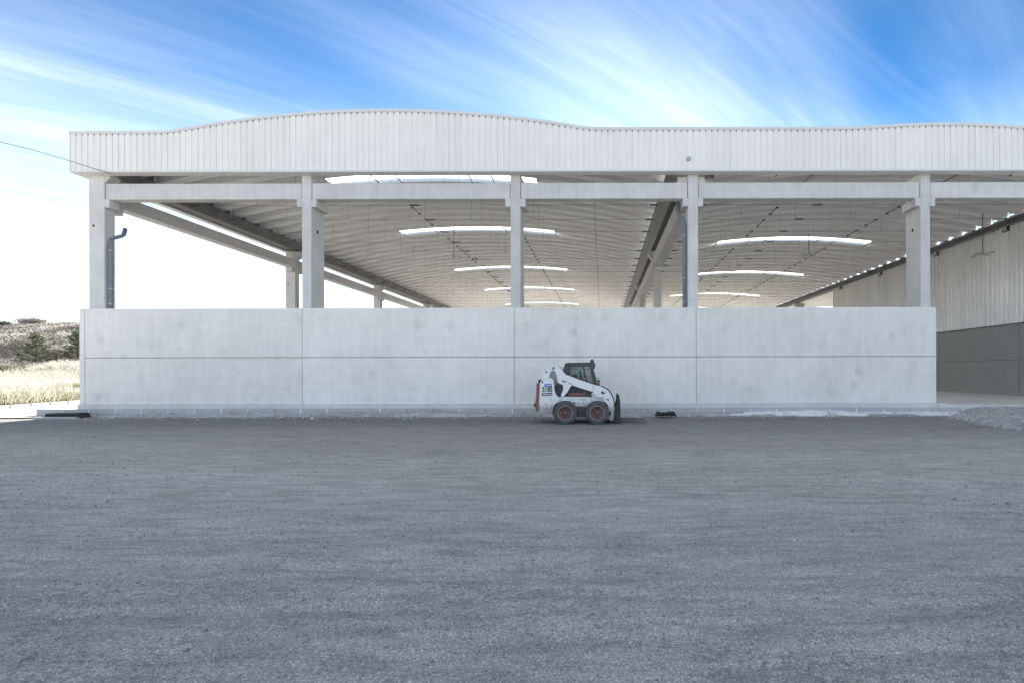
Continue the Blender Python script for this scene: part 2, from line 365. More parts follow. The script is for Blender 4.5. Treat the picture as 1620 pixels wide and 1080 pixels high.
# ------------------------------------------------------------------ setting: ground
Y_F = 17.30      # fascia front face
Y_W = 17.40      # front wall face
Y_C = 17.62      # column front faces
ROW = 10.95      # column rows in depth
NROW = 5
Y_B = Y_C + ROW * NROW + 0.6
XL = -19.98
WALL_R = 12.78
BASE = 0.42      # foot of the wall
FLOOR = 0.38

link('ground', mesh('ground', [(-3000, -3000, -0.06), (3000, -3000, -0.06), (3000, 3000, -0.06), (-3000, 3000, -0.06)], [(0, 1, 2, 3)]), M['terrain'], kind='structure')

def grid_object(name, xs, ys, zf, mat, kind='structure', label=None, cat=None):
    X, Y = np.meshgrid(xs, ys); Z = zf(X, Y)
    v = np.stack([X, Y, Z], -1).reshape(-1, 3); nx, ny = len(xs), len(ys)
    i = np.arange((ny - 1) * (nx - 1)); r = i // (nx - 1); c = i % (nx - 1); a = r * nx + c
    q = np.stack([a, a + 1, a + nx + 1, a + nx], -1)
    o = bulk(name, v, q, mat, kind, label, cat)
    o.data.polygons.foreach_set('use_smooth', np.ones(len(q), bool)); return o
def yard_z(X, Y):
    z = 0.020 * fbm(X * 0.35, Y * 0.9, 3) + 0.010 * fbm(X * 1.4 + 3, Y * 3.5, 3)
    z = z + 0.010 * fbm(X * 4 + 9, Y * 7, 3) * sstep(9, 3, np.abs(Y))
    for y0_, k_, w_, dpt_ in ((3.15, 0.02, .10, .020), (3.75, -.03, .12, .016), (4.9, 0.05, .16, .018), (6.1, .015, .2, .02), (6.9, -.02, .2, .016), (8.6, .01, .3, .02), (2.35, .16, .09, .016), (2.75, .17, .09, .014), (10.6, -.01, .35, .02)):
        z = z - dpt_ * np.exp(-((Y - y0_ - k_ * X - .25 * fbm(X * .25 + y0_, y0_ + 0 * Y, 2)) / w_) ** 2) * np.clip(fbm(X * .5 + 3 * y0_, Y * .7, 3) * 3 + .55, 0, 1.3) * 1.0
    return z * sstep(17.3, 16.4, Y)
ys = np.concatenate([np.linspace(-45, 0, 20)[:-1], np.linspace(0, 1.4, 12)[:-1], np.geomspace(1.4, 17.3, 420)])
xs = np.concatenate([np.linspace(-48, -26, 24)[:-1], np.linspace(-26, -7, 120)[:-1], np.linspace(-7, 7, 420)[:-1], np.linspace(7, 26, 120)[:-1], np.linspace(26, 48, 24)])
grid_object('yard', xs, ys, yard_z, M['yard'])

# lane of pale concrete beside the building
lane = MB()
lane_pts = [(-26.4, 16.05), (-20.7, 16.35), (-20.15, 17.3), (-20.15, 95), (-36, 95), (-28.6, 25), (-27.2, 20)]
v = [(x, y, 0.035) for x, y in lane_pts]
link('lane', mesh('lane', v, [tuple(range(len(v)))]), M['lane'], kind='structure')
# kerb along the grass side of the lane
kb = bpy.data.objects.new('lane_kerb', None); C.objects.link(kb); kb['kind'] = 'structure'
p0, p1 = Vector((-26.2, 16.2, 0)), Vector((-36, 95, 0))
def lane_edge(y):
    pts = [(-26.45, 16.05), (-27.25, 20), (-28.65, 25), (-36, 95)]
    for (xa, ya), (xb, yb) in zip(pts, pts[1:]):
        if y <= yb: return xa + (xb - xa) * (y - ya) / (yb - ya)
    return pts[-1][0]
y = 16.1
stone_me = MB().bbox(-0.09, 0.09, 0, 0.999, -0.05, 0.16, 0.015).me('lane_kerb_stone')
while y < 46:
    xa, xb = lane_edge(y), lane_edge(y + 1)
    link('kerb_stone', stone_me, M['kerb'], kb, (xa, y, 0.0), (0, 0, math.atan2(-(xb - xa), 1)))
    y += 1.0

# interior floor
link('floor', MB().box(XL + 0.2, 40, Y_W + 0.22, Y_B + 6, -0.05, FLOOR).me('floor'), M['slab'], kind='structure')
link('apron', MB().box(WALL_R + 0.02, 40, Y_W - 0.10, Y_W + 0.215, -0.05, FLOOR - 0.004).me('apron'), M['slab'], kind='structure')

# footing ledge under the wall, and the kerb in front of it
link('plinth', MB().bbox(XL - 0.05, WALL_R + 0.35, Y_W - 0.045, Y_W + 0.2, -0.05, BASE, 0.012).me('plinth'), M['column'], kind='structure')
fk = bpy.data.objects.new('kerb', None); C.objects.link(fk); fk['kind'] = 'structure'
ks = MB().bbox(-0.492, 0.492, 0, 0.16, -0.06, 0.27, 0.018).me('kerb_stone')
kj = MB().box(-0.006, 0.006, 0.006, 0.15, -0.06, 0.262).me('kerb_joint')
kx = -20.9
while kx < WALL_R + 0.4:
    s = link('kerb_stone', ks, M['kerb'], fk, (kx, Y_W - 0.21 + random.uniform(-.006, .006), random.uniform(-.006, .006)), (0, random.uniform(-.003, .003), random.uniform(-.004, .004)))
    if random.random() < 0.85:
        w = random.uniform(0.010, 0.028); mb = MB()
        mb.prism([(0.5 - w, 0.02), (0.5 + w * .4, 0.0), (0.5 + w, 0.15), (0.5 + w * .6, 0.27), (0.5 - w * .7, 0.268), (0.5 - w * 1.2, 0.13)], -0.005 - random.uniform(0, .004), 0.03)
        link('mortar_joint', mb.me('mortar_joint'), M['mortar'], s)
    kx += 1.0
# rubble bank lying against the kerb
def bank_z(X, Y):
    t = (Y - 16.05) / (17.19 - 16.05)
    h = 0.10 + 0.12 * (fbm(X * 0.5 + 4, Y * 0.3, 3) + 0.35)
    edge = 0.25 + 0.45 * (fbm(X * 0.7, 3.0 + 0 * Y, 4) + 0.4)
    return -0.035 + h * sstep(edge, 1.05, t) * 1.25 + 0.05 * fbm(X * 5, Y * 6, 4) * sstep(edge - 0.2, edge + .25, t)
grid_object('rubble_bank', np.linspace(-19.5, 13.4, 640), np.linspace(16.05, 17.188, 26), bank_z, M['soil'], 'stuff', 'grey rubble and mortar crumbs banked against the kerb', 'rubble')
def spill_z(X, Y):
    t = (Y - 16.2) / (17.187 - 16.2)
    on = sstep(0.16, 0.34, fbm(X * 0.55 + 2.2, Y * 1.3, 4) + 0.42 * sstep(4.5, 8.0, X) - 0.17 + 0.5 * (t - 0.5)) * sstep(3.2, 5.2, X) * sstep(13.6, 13.1, X)
    return bank_z(X, Y) - 0.025 + on * (0.055 + 0.05 * fbm(X * 3, Y * 4, 3))
grid_object('cement_spill', np.linspace(3.2, 13.6, 320), np.linspace(16.2, 17.186, 30), spill_z, M['cement'], 'stuff', 'white cement spilt along the right stretch of kerb', 'cement')

# loose gravel ramp at the open right end
def ramp_edge(Y): return 10.4 + (Y - 11.0) * 0.34
def gravel_z(X, Y):
    d = X - ramp_edge(Y) + 0.5 * fbm(X * 0.6, Y * 0.8, 3)
    up = sstep(10.5, 17.2, Y) * 0.27
    return -0.05 + sstep(-0.3, 2.2, d) * (0.07 + up) + 0.03 * fbm(X * 3, Y * 3, 3) * sstep(-0.3, 0.6, d)
grid_object('gravel_ramp', np.linspace(9.5, 34, 320), np.linspace(7.5, Y_W - 0.11, 150), gravel_z, M['gravel'])

# loose stones
OCT = np.array([(1,0,0),(-1,0,0),(0,1,0),(0,-1,0),(0,0,1),(0,0,-1)], float)
OCF = np.array([(0,2,4),(2,1,4),(1,3,4),(3,0,4),(2,0,5),(1,2,5),(3,1,5),(0,3,5)])
def stones(name, P, size, tone, label, cat='stones', mat=None):
    n = len(P); s = size[:, None] * rng.uniform(0.6, 1.3, (n, 3)); s[:, 2] *= 0.62
    a = rng.uniform(0, 6.28, n); ca, sa = np.cos(a), np.sin(a)
    jit = OCT[None] * s[:, None, :] * rng.uniform(0.75, 1.2, (n, 6, 1)) + rng.normal(0, .16, (n, 6, 3)) * size[:, None, None]
    x = jit[..., 0] * ca[:, None] - jit[..., 1] * sa[:, None]; y_ = jit[..., 0] * sa[:, None] + jit[..., 1] * ca[:, None]
    V = np.stack([x, y_, jit[..., 2]], -1) + P[:, None, :]
    T = (OCF[None] + (np.arange(n) * 6)[:, None, None]).reshape(-1, 3)
    return bulk(name, V.reshape(-1, 3), T, mat or M['stone'], 'stuff', label, cat, np.repeat(tone, 6))
n = 90000
d = 1.7 * (9.0 ** rng.random(n)); ang = rng.uniform(-1.45, 1.05, n); X = d * ang; Y = d
keep = (fbm(X * 0.7 + 8, Y * 1.3, 4) + rng.uniform(-.28, .28, n)) > -0.02
X, Y = X[keep], Y[keep]; n = len(X)
sz = rng.lognormal(math.log(0.0050), 0.45, n) * (0.8 + 0.06 * Y)
tn = np.clip(rng.beta(2.2, 2.6, n) * 0.74 + 0.14 + (rng.random(n) > 0.975) * 0.6, 0, 1)
stones('loose_stones', np.stack([X, Y, yard_z(X, Y) + sz * 0.2], -1), sz, tn, 'small loose stones strewn over the grey yard')
n = 16000
Y = rng.uniform(9.5, Y_W - 0.15, n); X = ramp_edge(Y) + rng.gamma(1.6, 3.0, n) - 0.6
sz = np.minimum(rng.lognormal(math.log(0.019), 0.55, n), 0.055); keep = X < 30; X, Y, sz = X[keep], Y[keep], sz[keep]
stones('gravel_stones', np.stack([X, Y, gravel_z(X, Y) + sz * 0.25], -1), sz, np.clip(rng.beta(2.5, 1.6, len(X)) * 0.98 , 0, 1), 'pale crushed gravel heaped at the open end of the wall', 'gravel', M['pale_stone'])
n = 5000
X = rng.uniform(-19.5, 13.2, n); Y = 17.15 - rng.gamma(1.5, 0.28, n); keep = Y > 15.6; X, Y = X[keep], Y[keep]
sz = rng.lognormal(math.log(0.016), 0.5, len(X))
zz_ = np.maximum(np.where(Y > 16.05, bank_z(X, Y), -1), yard_z(X, Y))
stones('kerb_crumbs', np.stack([X, Y, zz_ + sz * 0.2], -1), sz, np.clip(rng.beta(2.5, 2.0, len(X)), 0, 1), 'crumbs of mortar and stone along the kerb', 'crumbs', M['pale_stone'])

# ------------------------------------------------------------------ front wall of precast panels
wall = empty('concrete_wall', ((XL + WALL_R) / 2, Y_W, BASE), 'long low wall of smooth pale concrete panels across the warehouse front', 'wall')
WTOP = 4.08
joints = [XL + 0.18, (478 - VPX) / F * Y_W, (813.5 - VPX) / F * Y_W, (1101.5 - VPX) / F * Y_W, WALL_R]
ZJ = 2.205
for i in range(4):
    for (z0, z1) in ((BASE + 0.003, ZJ - 0.012), (ZJ + 0.012, WTOP)):
        x0, x1 = joints[i] + 0.010, joints[i + 1] - 0.010
        cx, cz = (x0 + x1) / 2, (z0 + z1) / 2
        me = MB().bbox(x0 - cx, x1 - cx, 0, 0.2, z0 - cz, z1 - cz, 0.012).me('panel')
        link('panel', me, M['panel'], wall, (cx - wall.location.x, random.uniform(-.004, .004), cz - BASE))
# recessed backing behind the joints
link('joint_backing', MB().box(joints[0] - wall.location.x, joints[4] - wall.location.x - 0.02, 0.03, 0.19, 0.004, WTOP - BASE - 0.03).me('joint_backing'), M['dark_panel'], wall)
# side wall along the lane, its end shows as the corner strip
side = empty('side_wall', (XL, Y_W, BASE), 'low concrete side wall seen end on at the left corner', 'wall')
k = 0; yy = 0.012
while yy < Y_B - Y_W:
    link('panel', MB().bbox(-0.04, 0.165, 0, ROW - 0.02, 0.003, WTOP - BASE - 0.008, 0.015).me('panel') if k == 0 else bpy.data.objects['side_panel_ref'].data, M['panel'], side, (0, yy, 0))
    if k == 0: side.children[0].name = 'side_panel_ref'
    k += 1; yy += ROW
bpy.data.objects['side_panel_ref'].name = 'panel'
back = empty('back_wall', (0, Y_B, FLOOR), 'unseen concrete wall closing the far end of the hall, raised against low sun', 'wall')
bme = MB().bbox(0, 9.98, 0, 0.2, 0.003, 6.4, 0.015).me('panel')  # out of view, made taller to keep low sun off the floor
for k in range(6): link('panel', bme, M['panel'], back, (XL + 0.25 + k * 10.0, 0, 0))

# ------------------------------------------------------------------ warehouse
wh = empty('warehouse', (3.5, Y_C, FLOOR), 'open sided warehouse with white ribbed parapet and arched metal roof on concrete columns', 'warehouse')
WO = Vector(wh.location)
def wpart(name, me, mat, loc=(0, 0, 0), rot=None, parent=None, kind=None):
    o = link(name, me, mat, parent or wh, Vector(loc) - (WO if parent is None else Vector((0, 0, 0))), rot, kind=kind); return o

def parab(c, crown, drop, half): return lambda x: crown - drop * ((x - c) / half) ** 2
BAYS = [dict(x0=-19.25, x1=2.85, c=-8.15, f=parab(-8.15, 11.10, 1.45, 11.55), sky=[22.0, 30.6, 40.9, 51.5, 62.2, 73.0], lines=(-10.8, -5.4)),
        dict(x0=4.15, x1=21.05, c=12.55, f=parab(12.55, 10.40, 0.95, 9.0), sky=[19.2, 30.0, 40.6, 51.3, 62.2, 73.0], lines=(9.2, 15.6)),
        dict(x0=21.95, x1=39.2, c=30.6, f=parab(30.6, 10.40, 0.95, 9.0), sky=[30.0, 40.6, 51.3, 62.2], lines=())]
PITCH = 1.0
PROF = [(0.0, 0.0), (0.15, 0.0), (0.165, 0.022), (0.20, 0.022), (0.215, 0.0), (0.42, 0.0), (0.47, 0.44), (0.94, 0.44), (1.0, 0.0)]
def arch(x0, x1, f, seg, prof):
    v = []; fc = []; m_ = len(prof)
    for i in range(seg + 1):
        x = x0 + (x1 - x0) * i / seg; z = f(x)
        for (py_, pz) in prof: v.append((x - WO.x, py_, z + pz - WO.z))
    for i in range(seg):
        for j in range(m_ - 1):
            a = i * m_ + j; fc.append((a, a + 1, a + m_ + 1, a + m_))
    return mesh('roof_sheet', v, fc)
Y_R0 = Y_C + 0.02
NS = int((Y_B - Y_R0) / PITCH)
SK = 5.05
for bi, B in enumerate(BAYS):
    full = arch(B['x0'], B['x1'], B['f'], 30, PROF)
    left = arch(B['x0'], B['c'] - SK, B['f'], 10, PROF); right = arch(B['c'] + SK, B['x1'], B['f'], 10, PROF)
    sk_i = {int((d_ - Y_R0) / PITCH) for d_ in B['sky']}
    cuts = [-SK, -2.85, -1.75, 1.75, 2.85, SK]
    pan_me = [arch(B['c'] + a + 0.02, B['c'] + b_ - 0.02, B['f'], max(2, int((b_ - a) * 2)), [(-0.03, -0.006), (0.1, 0.03), (0.9, 0.03), (1.03, -0.006)]) for a, b_ in zip(cuts, cuts[1:])]
    bar_mes = []
    for a in cuts:
        x = B['c'] + a; z = B['f'](x) - 0.045 - WO.z
        bar_mes.append(MB().tube([(x - WO.x, -0.05, z), (x - WO.x, 1.05, z)], 0.03, 6).me('glazing_bar'))
    for i in range(NS):
        y0 = Y_R0 + i * PITCH - WO.y
        if i in sk_i:
            link('roof_sheet', left, M['ceiling'], wh, (0, y0, 0)); link('roof_sheet', right, M['ceiling'], wh, (0, y0, 0))
            sk = link('skylight', pan_me[2], M['skylight'], wh, (0, y0, 0))
            for pm in pan_me[:2] + pan_me[3:]: link('pane', pm, M['skylight'], sk)
            for bm_ in bar_mes: link('glazing_bar', bm_, M['rod'], sk)
        else:
            link('roof_sheet', full, M['ceiling'], wh, (0, y0, 0))
    # spacer bars bridging the ribs
    for lx in B['lines']:
        z = B['f'](lx) - WO.z; mb = MB(); X0 = lx - WO.x
        mb.tube([(X0, 0.30, z - 0.035), (X0, 1.25, z - 0.035)], 0.02, 6)
        mb.box(X0 - .06, X0 + .06, 0.22, 0.32, z - 0.07, z - 0.002); mb.box(X0 - .06, X0 + .06, 1.23, 1.33, z - 0.07, z - 0.002)
        sm = mb.me('spacer_bar')
        for i in range(NS):
            if i % 2 or i in sk_i or i + 1 in sk_i: continue
            link('spacer_bar', sm, M['rod'], wh, (0, Y_R0 + i * PITCH - WO.y, 0))
    # tie rods with hangers every two metres
    if bi < 2:
        zt = 9.36; mb = MB()
        xa, xb = B['x0'] + 0.1 - WO.x, B['x1'] - 0.1 - WO.x
        mb.tube([(xa, 0, zt - WO.z), (xb, 0, zt - WO.z)], 0.008, 5)
        nh = 6 if bi == 0 else 5
        for h in range(1, nh + 1):
            x = xa + (xb - xa) * h / (nh + 1)
            mb.tube([(x, 0, zt - WO.z), (x, 0, B['f'](x + WO.x) - WO.z + .02)], 0.005, 4)
        tx = (xa + xb) / 2 - (0.5 if bi == 0 else 2.6)
        mb.box(tx - .22, tx + .22, -0.03, 0.03, zt - WO.z - .028, zt - WO.z + .028)
        for ex in (xa + 0.35, xb - 0.35): mb.box(ex - .18, ex + .18, -0.03, 0.03, zt - WO.z - .03, zt - WO.z + .03)
        tm = mb.me('tie_rod')
        for i in range(1, NS, 2):
            link('tie_rod', tm, M['rod'], wh, (0, Y_R0 + i * PITCH + 0.48 - WO.y, 0))

# ---- parapet: ribbed sheets cut to the wavy top line
def fascia_top(x):
    flat = 10.78 + 0.11 * float(sstep(-20, 0, x)) if x < 21 else 10.89
    h1 = 11.60 - 0.70 * ((x + 8.2) / 7.65) ** 2; h2 = 11.04 - 0.15 * ((x - 13.1) / 3.1) ** 2; h3 = 11.04 - 0.15 * ((x - 31.0) / 3.1) ** 2
    t = flat
    for h in (h1, h2, h3):
        k_ = 0.10; e = max(-1, min(1, (h - t) / k_)); t = max(t, h) + k_ * 0.25 * (1 - abs(e)) ** 2
    return t
F_BOT = 9.27
RIB = 0.2325
RP = [(0.0, 0.0), (0.176, 0.0), (0.190, 0.028), (0.2185, 0.028)]
def ribbed_sheet(n_rib, top_at, zb, y=0.0):
    """vertical sheet along +X starting at 0"""
    pts = [(k_ * RIB + a, b_) for k_ in range(n_rib) for a, b_ in RP] + [(n_rib * RIB, 0.0), (n_rib * RIB + 0.03, 0.002)]
    v = []; 
    for x, d_ in pts: v.append((x, y + d_, zb)); v.append((x, y + d_, top_at(x)))
    return v, [(2 * i, 2 * i + 2, 2 * i + 3, 2 * i + 1) for i in range(len(pts) - 1)]
x = -20.21; n_rib = 4
TICK = MB().box(.002, 0.043, 0.003, 0.026, -0.06, 0).me('shadow_tick')  # small dark box standing in for the shadow gap atop each rib
par = wpart('parapet', MB().box(-20.19, 40.0, 0.20, 0.24, F_BOT + 0.02, 10.72).me('parapet_liner'), M['flashing'], (0, 0, 0))
par.location = (-WO.x, Y_F - WO.y, -WO.z)
while x < 40.0:
    zt0 = F_BOT + 0.03
    v, f = ribbed_sheet(n_rib, lambda a: fascia_top(x + a) - 0.02 , zt0)
    o = link('cladding_sheet', mesh('cladding_sheet', v, f), M['fascia'], par, (x, 0.004 if (int((x + 21) / RIB / 4) % 2) else 0.0, 0))
    if x < 17:
        for k_ in range(n_rib):
            xa = k_ * RIB + 0.183
            link('shadow_tick', TICK, M['gap_dark'], par, (x + xa, 0.0, fascia_top(x + xa + 0.02) - 0.075))
    x += n_rib * RIB
# cap flashing following the wave
cv = []; cf = []; xs_ = np.arange(-20.25, 40.05, 0.15)
prof_c = [(-0.022, -0.085), (-0.022, 0.02), (-0.018, 0.026), (0.30, 0.03), (0.30, -0.09)]
for i, xx in enumerate(xs_):
    zt = fascia_top(float(xx))
    for a, b_ in prof_c: cv.append((xx, a, zt + b_))
for i in range(len(xs_) - 1):
    for j in range(4): cf.append((i * 5 + j, (i + 1) * 5 + j, (i + 1) * 5 + j + 1, i * 5 + j + 1))
cf.append((0, 1, 2, 3, 4)); cf.append(tuple(len(cv) - 5 + j for j in (4, 3, 2, 1, 0)))
link('cap_flashing', mesh('cap_flashing', cv, cf), M['flashing'], par)
link('bottom_flashing', MB().box(-20.235, 40.02, -0.012, 0.325, F_BOT - 0.035, F_BOT + 0.03).me('bottom_flashing'), M['flashing'], par)
link('vent_outlet', MB().lathe_y([(0.0, -0.05), (0.07, -0.05), (0.085, -0.02), (0.085, 0.03)], (1090 - VPX) / F * Y_F, EYE + (VPY - 252) / F * Y_F, 0, 12).me('vent_outlet'), M['galv'], par)
link('back_liner', MB().box(-20.19, 40.0, 0.265, 0.295, 9.3, 10.70).me('back_liner'), M['flashing'], par)  # unseen sheet added to close the parapet against light
# left parapet, running back along the lane
lp = wpart('side_parapet', MB().box(0.24, 0.28, 0.34, Y_B - Y_F, F_BOT + 0.02, 10.66).me('side_liner'), M['flashing'])
lp.location = Vector((-20.21, Y_F, 0)) - WO
sv, sf = ribbed_sheet(12, lambda a: 10.76, F_BOT + 0.03); sme = mesh('cladding_sheet', sv, sf)
yy = 0.0
while yy < Y_B - Y_F - 1:
    link('cladding_sheet', sme, M['fascia'], lp, (0, yy + 12 * RIB, 0), (0, 0, R(-90))); yy += 12 * RIB
link('bottom_flashing', MB().box(-0.012, 0.30, 0.33, Y_B - Y_F, F_BOT - 0.035, F_BOT + 0.03).me('bottom_flashing'), M['flashing'], lp)
link('cap_flashing', MB().box(-0.02, 0.30, 0.30, Y_B - Y_F, 10.70, 10.80).me('cap_flashing'), M['flashing'], lp)

# ---- columns
def col_x(px): return (px - VPX) / F * Y_C
CX = [((140.4, 165.6), 0.40), ((477.8, 492.9), 0.84), ((807.8, 823.8), 0.80), ((1088.8, 1105.0), 0.84), ((1456.7, 1472.3), 0.86)]
B_TOP, B_BOT = 8.95, 8.33
cols = []
def hole(parent, x, y, z, axis):
    mb = MB()
    if axis == 'y': mb.lathe_y([(0.0, -0.003), (0.045, -0.003), (0.045, 0.01)], x, z, y, 12)
    else: mb.box(x - 0.003, x + 0.01, y - 0.04, y + 0.04, z - 0.06, z + 0.06)
    link('lifting_hole', mb.me('lifting_hole'), M['hole'], parent)
for i, ((pa, pb), dep) in enumerate(CX):
    xa, xb = col_x(pa), col_x(pb); cx = (xa + xb) / 2; hw = (xb - xa) / 2
    c = wpart('column', MB().bbox(-hw, hw, 0, dep, 0, 9.30 - FLOOR, 0.02).me('column'), M['column'], (cx, Y_C, FLOOR)); cols.append(c)
    for sgn in ((1,) if i == 0 else (-1, 1)):
        za, zb = 8.02 - FLOOR, B_BOT - FLOOR - 0.004
        xo = hw + 0.19
        poly = [(sgn * (hw - 0.004), za), (sgn * xo, za), (sgn * xo, zb), (sgn * (hw - 0.004), zb)]
        link('corbel', MB().prism(poly, 0.003, dep * 0.94).me('corbel'), M['column'], c)
    if i == 0:
        hole(c, -hw + 0.2, 0.0, EYE + (VPY - 356) / F * Y_C - FLOOR, 'y')
        link('column_head', MB().prism([(hw - .002, 8.98 - FLOOR), (hw + 0.22, 9.18 - FLOOR), (hw + 0.22, 9.29 - FLOOR), (hw - .002, 9.29 - FLOOR)], 0.01, 0.39).me('column_head'), M['column'], c)
    if i == 1: hole(c, hw, 0.38, EYE + (VPY - 367) / F * 18.0 - FLOOR, 'x')
    if i == 4: hole(c, -hw - 0.008, 0.45, EYE + (VPY - 365) / F * 18.0 - FLOOR, 'x')
    if i == 3:
        link('column_head', MB().prism([(-hw - .36, 8.98 - FLOOR), (-hw + 0.002, 8.98 - FLOOR), (-hw + .002, 9.24 - FLOOR), (-hw - .36, 9.24 - FLOOR)], 0.2, 0.75).me('column_head'), M['column'], c)
        link('column_head', MB().prism([(hw - .002, 8.98 - FLOOR), (hw + 0.30, 8.98 - FLOOR), (hw + .30, 9.24 - FLOOR), (hw - .002, 9.24 - FLOOR)], 0.2, 0.75).me('column_head'), M['column'], c)
# front beams resting on the corbels
ends = [(col_x(165.6), col_x(477.8)), (col_x(492.9), col_x(807.8)), (col_x(823.8), col_x(1088.8)), (col_x(1105.0), col_x(1456.7)), (col_x(1472.3), 21.0)]
for i, (xa, xb) in enumerate(ends):
    xa += 0.02; xb -= 0.02; mid = (xa + xb) / 2
    wpart('beam', MB().bbox(xa - mid, xb - mid, 0, 0.34, B_BOT, B_TOP, 0.018).me('beam'), M['beam'], (mid, Y_C + (0.02 if i else 0.03), 0))
# rows of columns going back, with edge beams between them
for kind_, X, w, dpt in (('left', (col_x(140.4) + col_x(165.6)) / 2, 0.61, 0.40), ('mid', 3.50, 0.44, 0.62), ('right', 21.92, 0.44, 0.5)):
    hw = w / 2
    mb = MB(); mb.bbox(-hw, hw, 0, dpt, 0, 9.25 - FLOOR, 0.02); cm = mb.me('column')
    hm = []
    for sg in ((1,) if kind_ == 'left' else (-1, 1)):
        e_, zl = (0.30, 8.72) if kind_ == 'left' else (0.36, 8.55)
        hm.append(MB().prism([(sg * (hw - .002), zl - FLOOR), (sg * (hw + e_), 9.0 - FLOOR), (sg * (hw + e_), 9.21 - FLOOR), (sg * (hw - .002), 9.21 - FLOOR)], 0.02, dpt - .02).me('column_head'))
    for r in range(0 if kind_ == 'right' else 1, NROW + 1):
        c = wpart('column', cm, M['column'], (X, Y_C + r * ROW, FLOOR))
        for h_ in hm: link('column_head', h_, M['column'], c)
        if r == 1 and kind_ == 'left': hole(c, -hw + 0.17, 0.0, EYE + (VPY - 448) / F * (Y_C + ROW) - FLOOR, 'y')
    if kind_ == 'right': continue
    bx0, bx1 = (-19.72, -19.24) if kind_ == 'left' else (3.20, 3.80)
    z0, z1 = (8.18, 8.70) if kind_ == 'left' else (8.20, 8.92)
    start = {'left': 0.40, 'mid': 0.84}[kind_]
    for r in range(NROW):
        ya = Y_C + r * ROW + (start if r == 0 else dpt) + 0.015; yb = Y_C + (r + 1) * ROW - 0.015
        mid_x = (bx0 + bx1) / 2
        bo = wpart('edge_beam', MB().bbox(bx0 - mid_x, bx1 - mid_x, 0, yb - ya, z0, z1, 0.02).me('edge_beam'), M['beam'], (mid_x, ya, 0))
        corb = MB().bbox(-0.2, 0.2, -0.012, 0.3, z0 - 0.26, z0 - 0.004, 0.015).me('corbel')
        link('corbel', corb, M['column'], bo)
        link('corbel', corb, M['column'], bo, (0, yb - ya - 0.29, 0))
# gutters on the column heads
def gut(poly, th, name):
    inner = [(x, z) for x, z in poly]
    mb = MB(); n_ = len(poly)
    for (xa, za), (xb, zb) in zip(poly, poly[1:]):
        d_ = Vector((xb - xa, 0, zb - za)).normalized(); nrm = Vector((-d_.z, 0, d_.x)) * th
        mb.prism([(xa, za), (xb, zb), (xb + nrm.x, zb + nrm.z), (xa + nrm.x, za + nrm.z)], 0, Y_B - Y_C - 0.35)
    return mb.me(name)
wpart('gutter', gut([(2.62, 9.72), (3.06, 9.225), (3.94, 9.225), (4.38, 9.72)], 0.02, 'gutter'), M['gutter'], (0, Y_C + 0.34, 0))
wpart('gutter', gut([(-19.85, 9.70), (-19.62, 9.265), (-19.16, 9.265), (-19.00, 9.70)], 0.02, 'gutter'), M['gutter'], (0, Y_C + 0.34, 0))
for gx0, gx1, gz0, gz1, yo in ((2.60, 4.40, 9.0 + .25, 9.86, 0.335), (-19.9, -18.98, 9.25, 9.78, 0.335)):
    wpart('gutter_end', MB().box(gx0, gx1, 0, 0.02, gz0, gz1).me('gutter_end'), M['gutter'], (0, Y_C + yo - 0.025, 0))
wpart('eaves_light_stop', MB().box(21.08, 21.11, 0, Y_B - Y_C - 0.4, 9.72, 10.2).me('eaves_light_stop'), M['ceiling'], (0, Y_C + 0.36, 0))  # added plate, narrows the bright rib gaps over the right eaves
wpart('eaves_light_stop', MB().box(-19.33, -19.27, 0, Y_B - Y_C - 0.4, 9.30, 10.25).me('eaves_light_stop'), M['gutter'], (0, Y_C + 0.36, 0))  # added dark plate, its colour stands for shade in the left eaves gaps
rb = MB(); L = Y_B - Y_C - 0.4
rb.box(21.18, 21.42, 0, L, 9.56, 9.60); rb.box(21.18, 21.42, 0, L, 9.22, 9.26); rb.box(21.28, 21.32, 0, L, 9.26, 9.56)
rb.box(21.20, 21.29, 0, L, 9.255, 9.565)
wpart('eaves_girder', rb.me('eaves_girder'), M['steel'], (0, Y_C + 0.35, 0))
wpart('gutter', gut([(21.44, 9.62), (21.6, 9.262), (21.95, 9.262), (22.1, 9.72)], 0.02, 'gutter'), M['gutter'], (0, Y_C + 0.36, 0))

# ---- downpipes
def pipe(pts, r, clips):
    mb = MB().tube(pts, r, 12)
    o = wpart('downpipe', mb.me('downpipe', True), M['pipe'], (0, 0, 0))
    for (x, y_, z) in clips:
        mbc = MB().lathe_y([(r, 0), (r + .008, 0), (r + .008, .02), (r, .02)], 0, 0, 0, 14); m_ = mbc.me('pipe_clip')
        link('pipe_clip', m_, M['clip'], o, (x, y_, z - .01), (R(90), 0, 0))
xc = col_x(165.6) + 0.12
qx, qy = col_x(165.6) + 0.105, Y_C + 0.13
pipe([(qx + .05, Y_C + .62, 7.36), (qx + .15, Y_C + .50, 7.22), (qx + .26, Y_C + .36, 7.06), (qx + .25, Y_C + .30, 7.0), (qx + .06, qy + .04, 6.88), (qx + .01, qy + .01, 6.83), (qx, qy, 6.74), (qx, qy, 0.5)], 0.072,
     [(qx, qy, 6.38), (qx, qy, 4.9), (qx, qy, 4.3)])
xc = col_x(1088.8) - 0.10
pipe([(xc - 0.20, Y_C + 0.66, 9.1), (xc - 0.19, Y_C + 0.60, 8.05), (xc - 0.13, Y_C + 0.48, 7.8), (xc - 0.005, Y_C + 0.27, 7.42), (xc, Y_C + 0.25, 7.30), (xc, Y_C + 0.25, 0.5)], 0.078,
     [(xc, Y_C + 0.25, 6.95), (xc, Y_C + 0.25, 5.3), (xc, Y_C + 0.25, 4.35)])

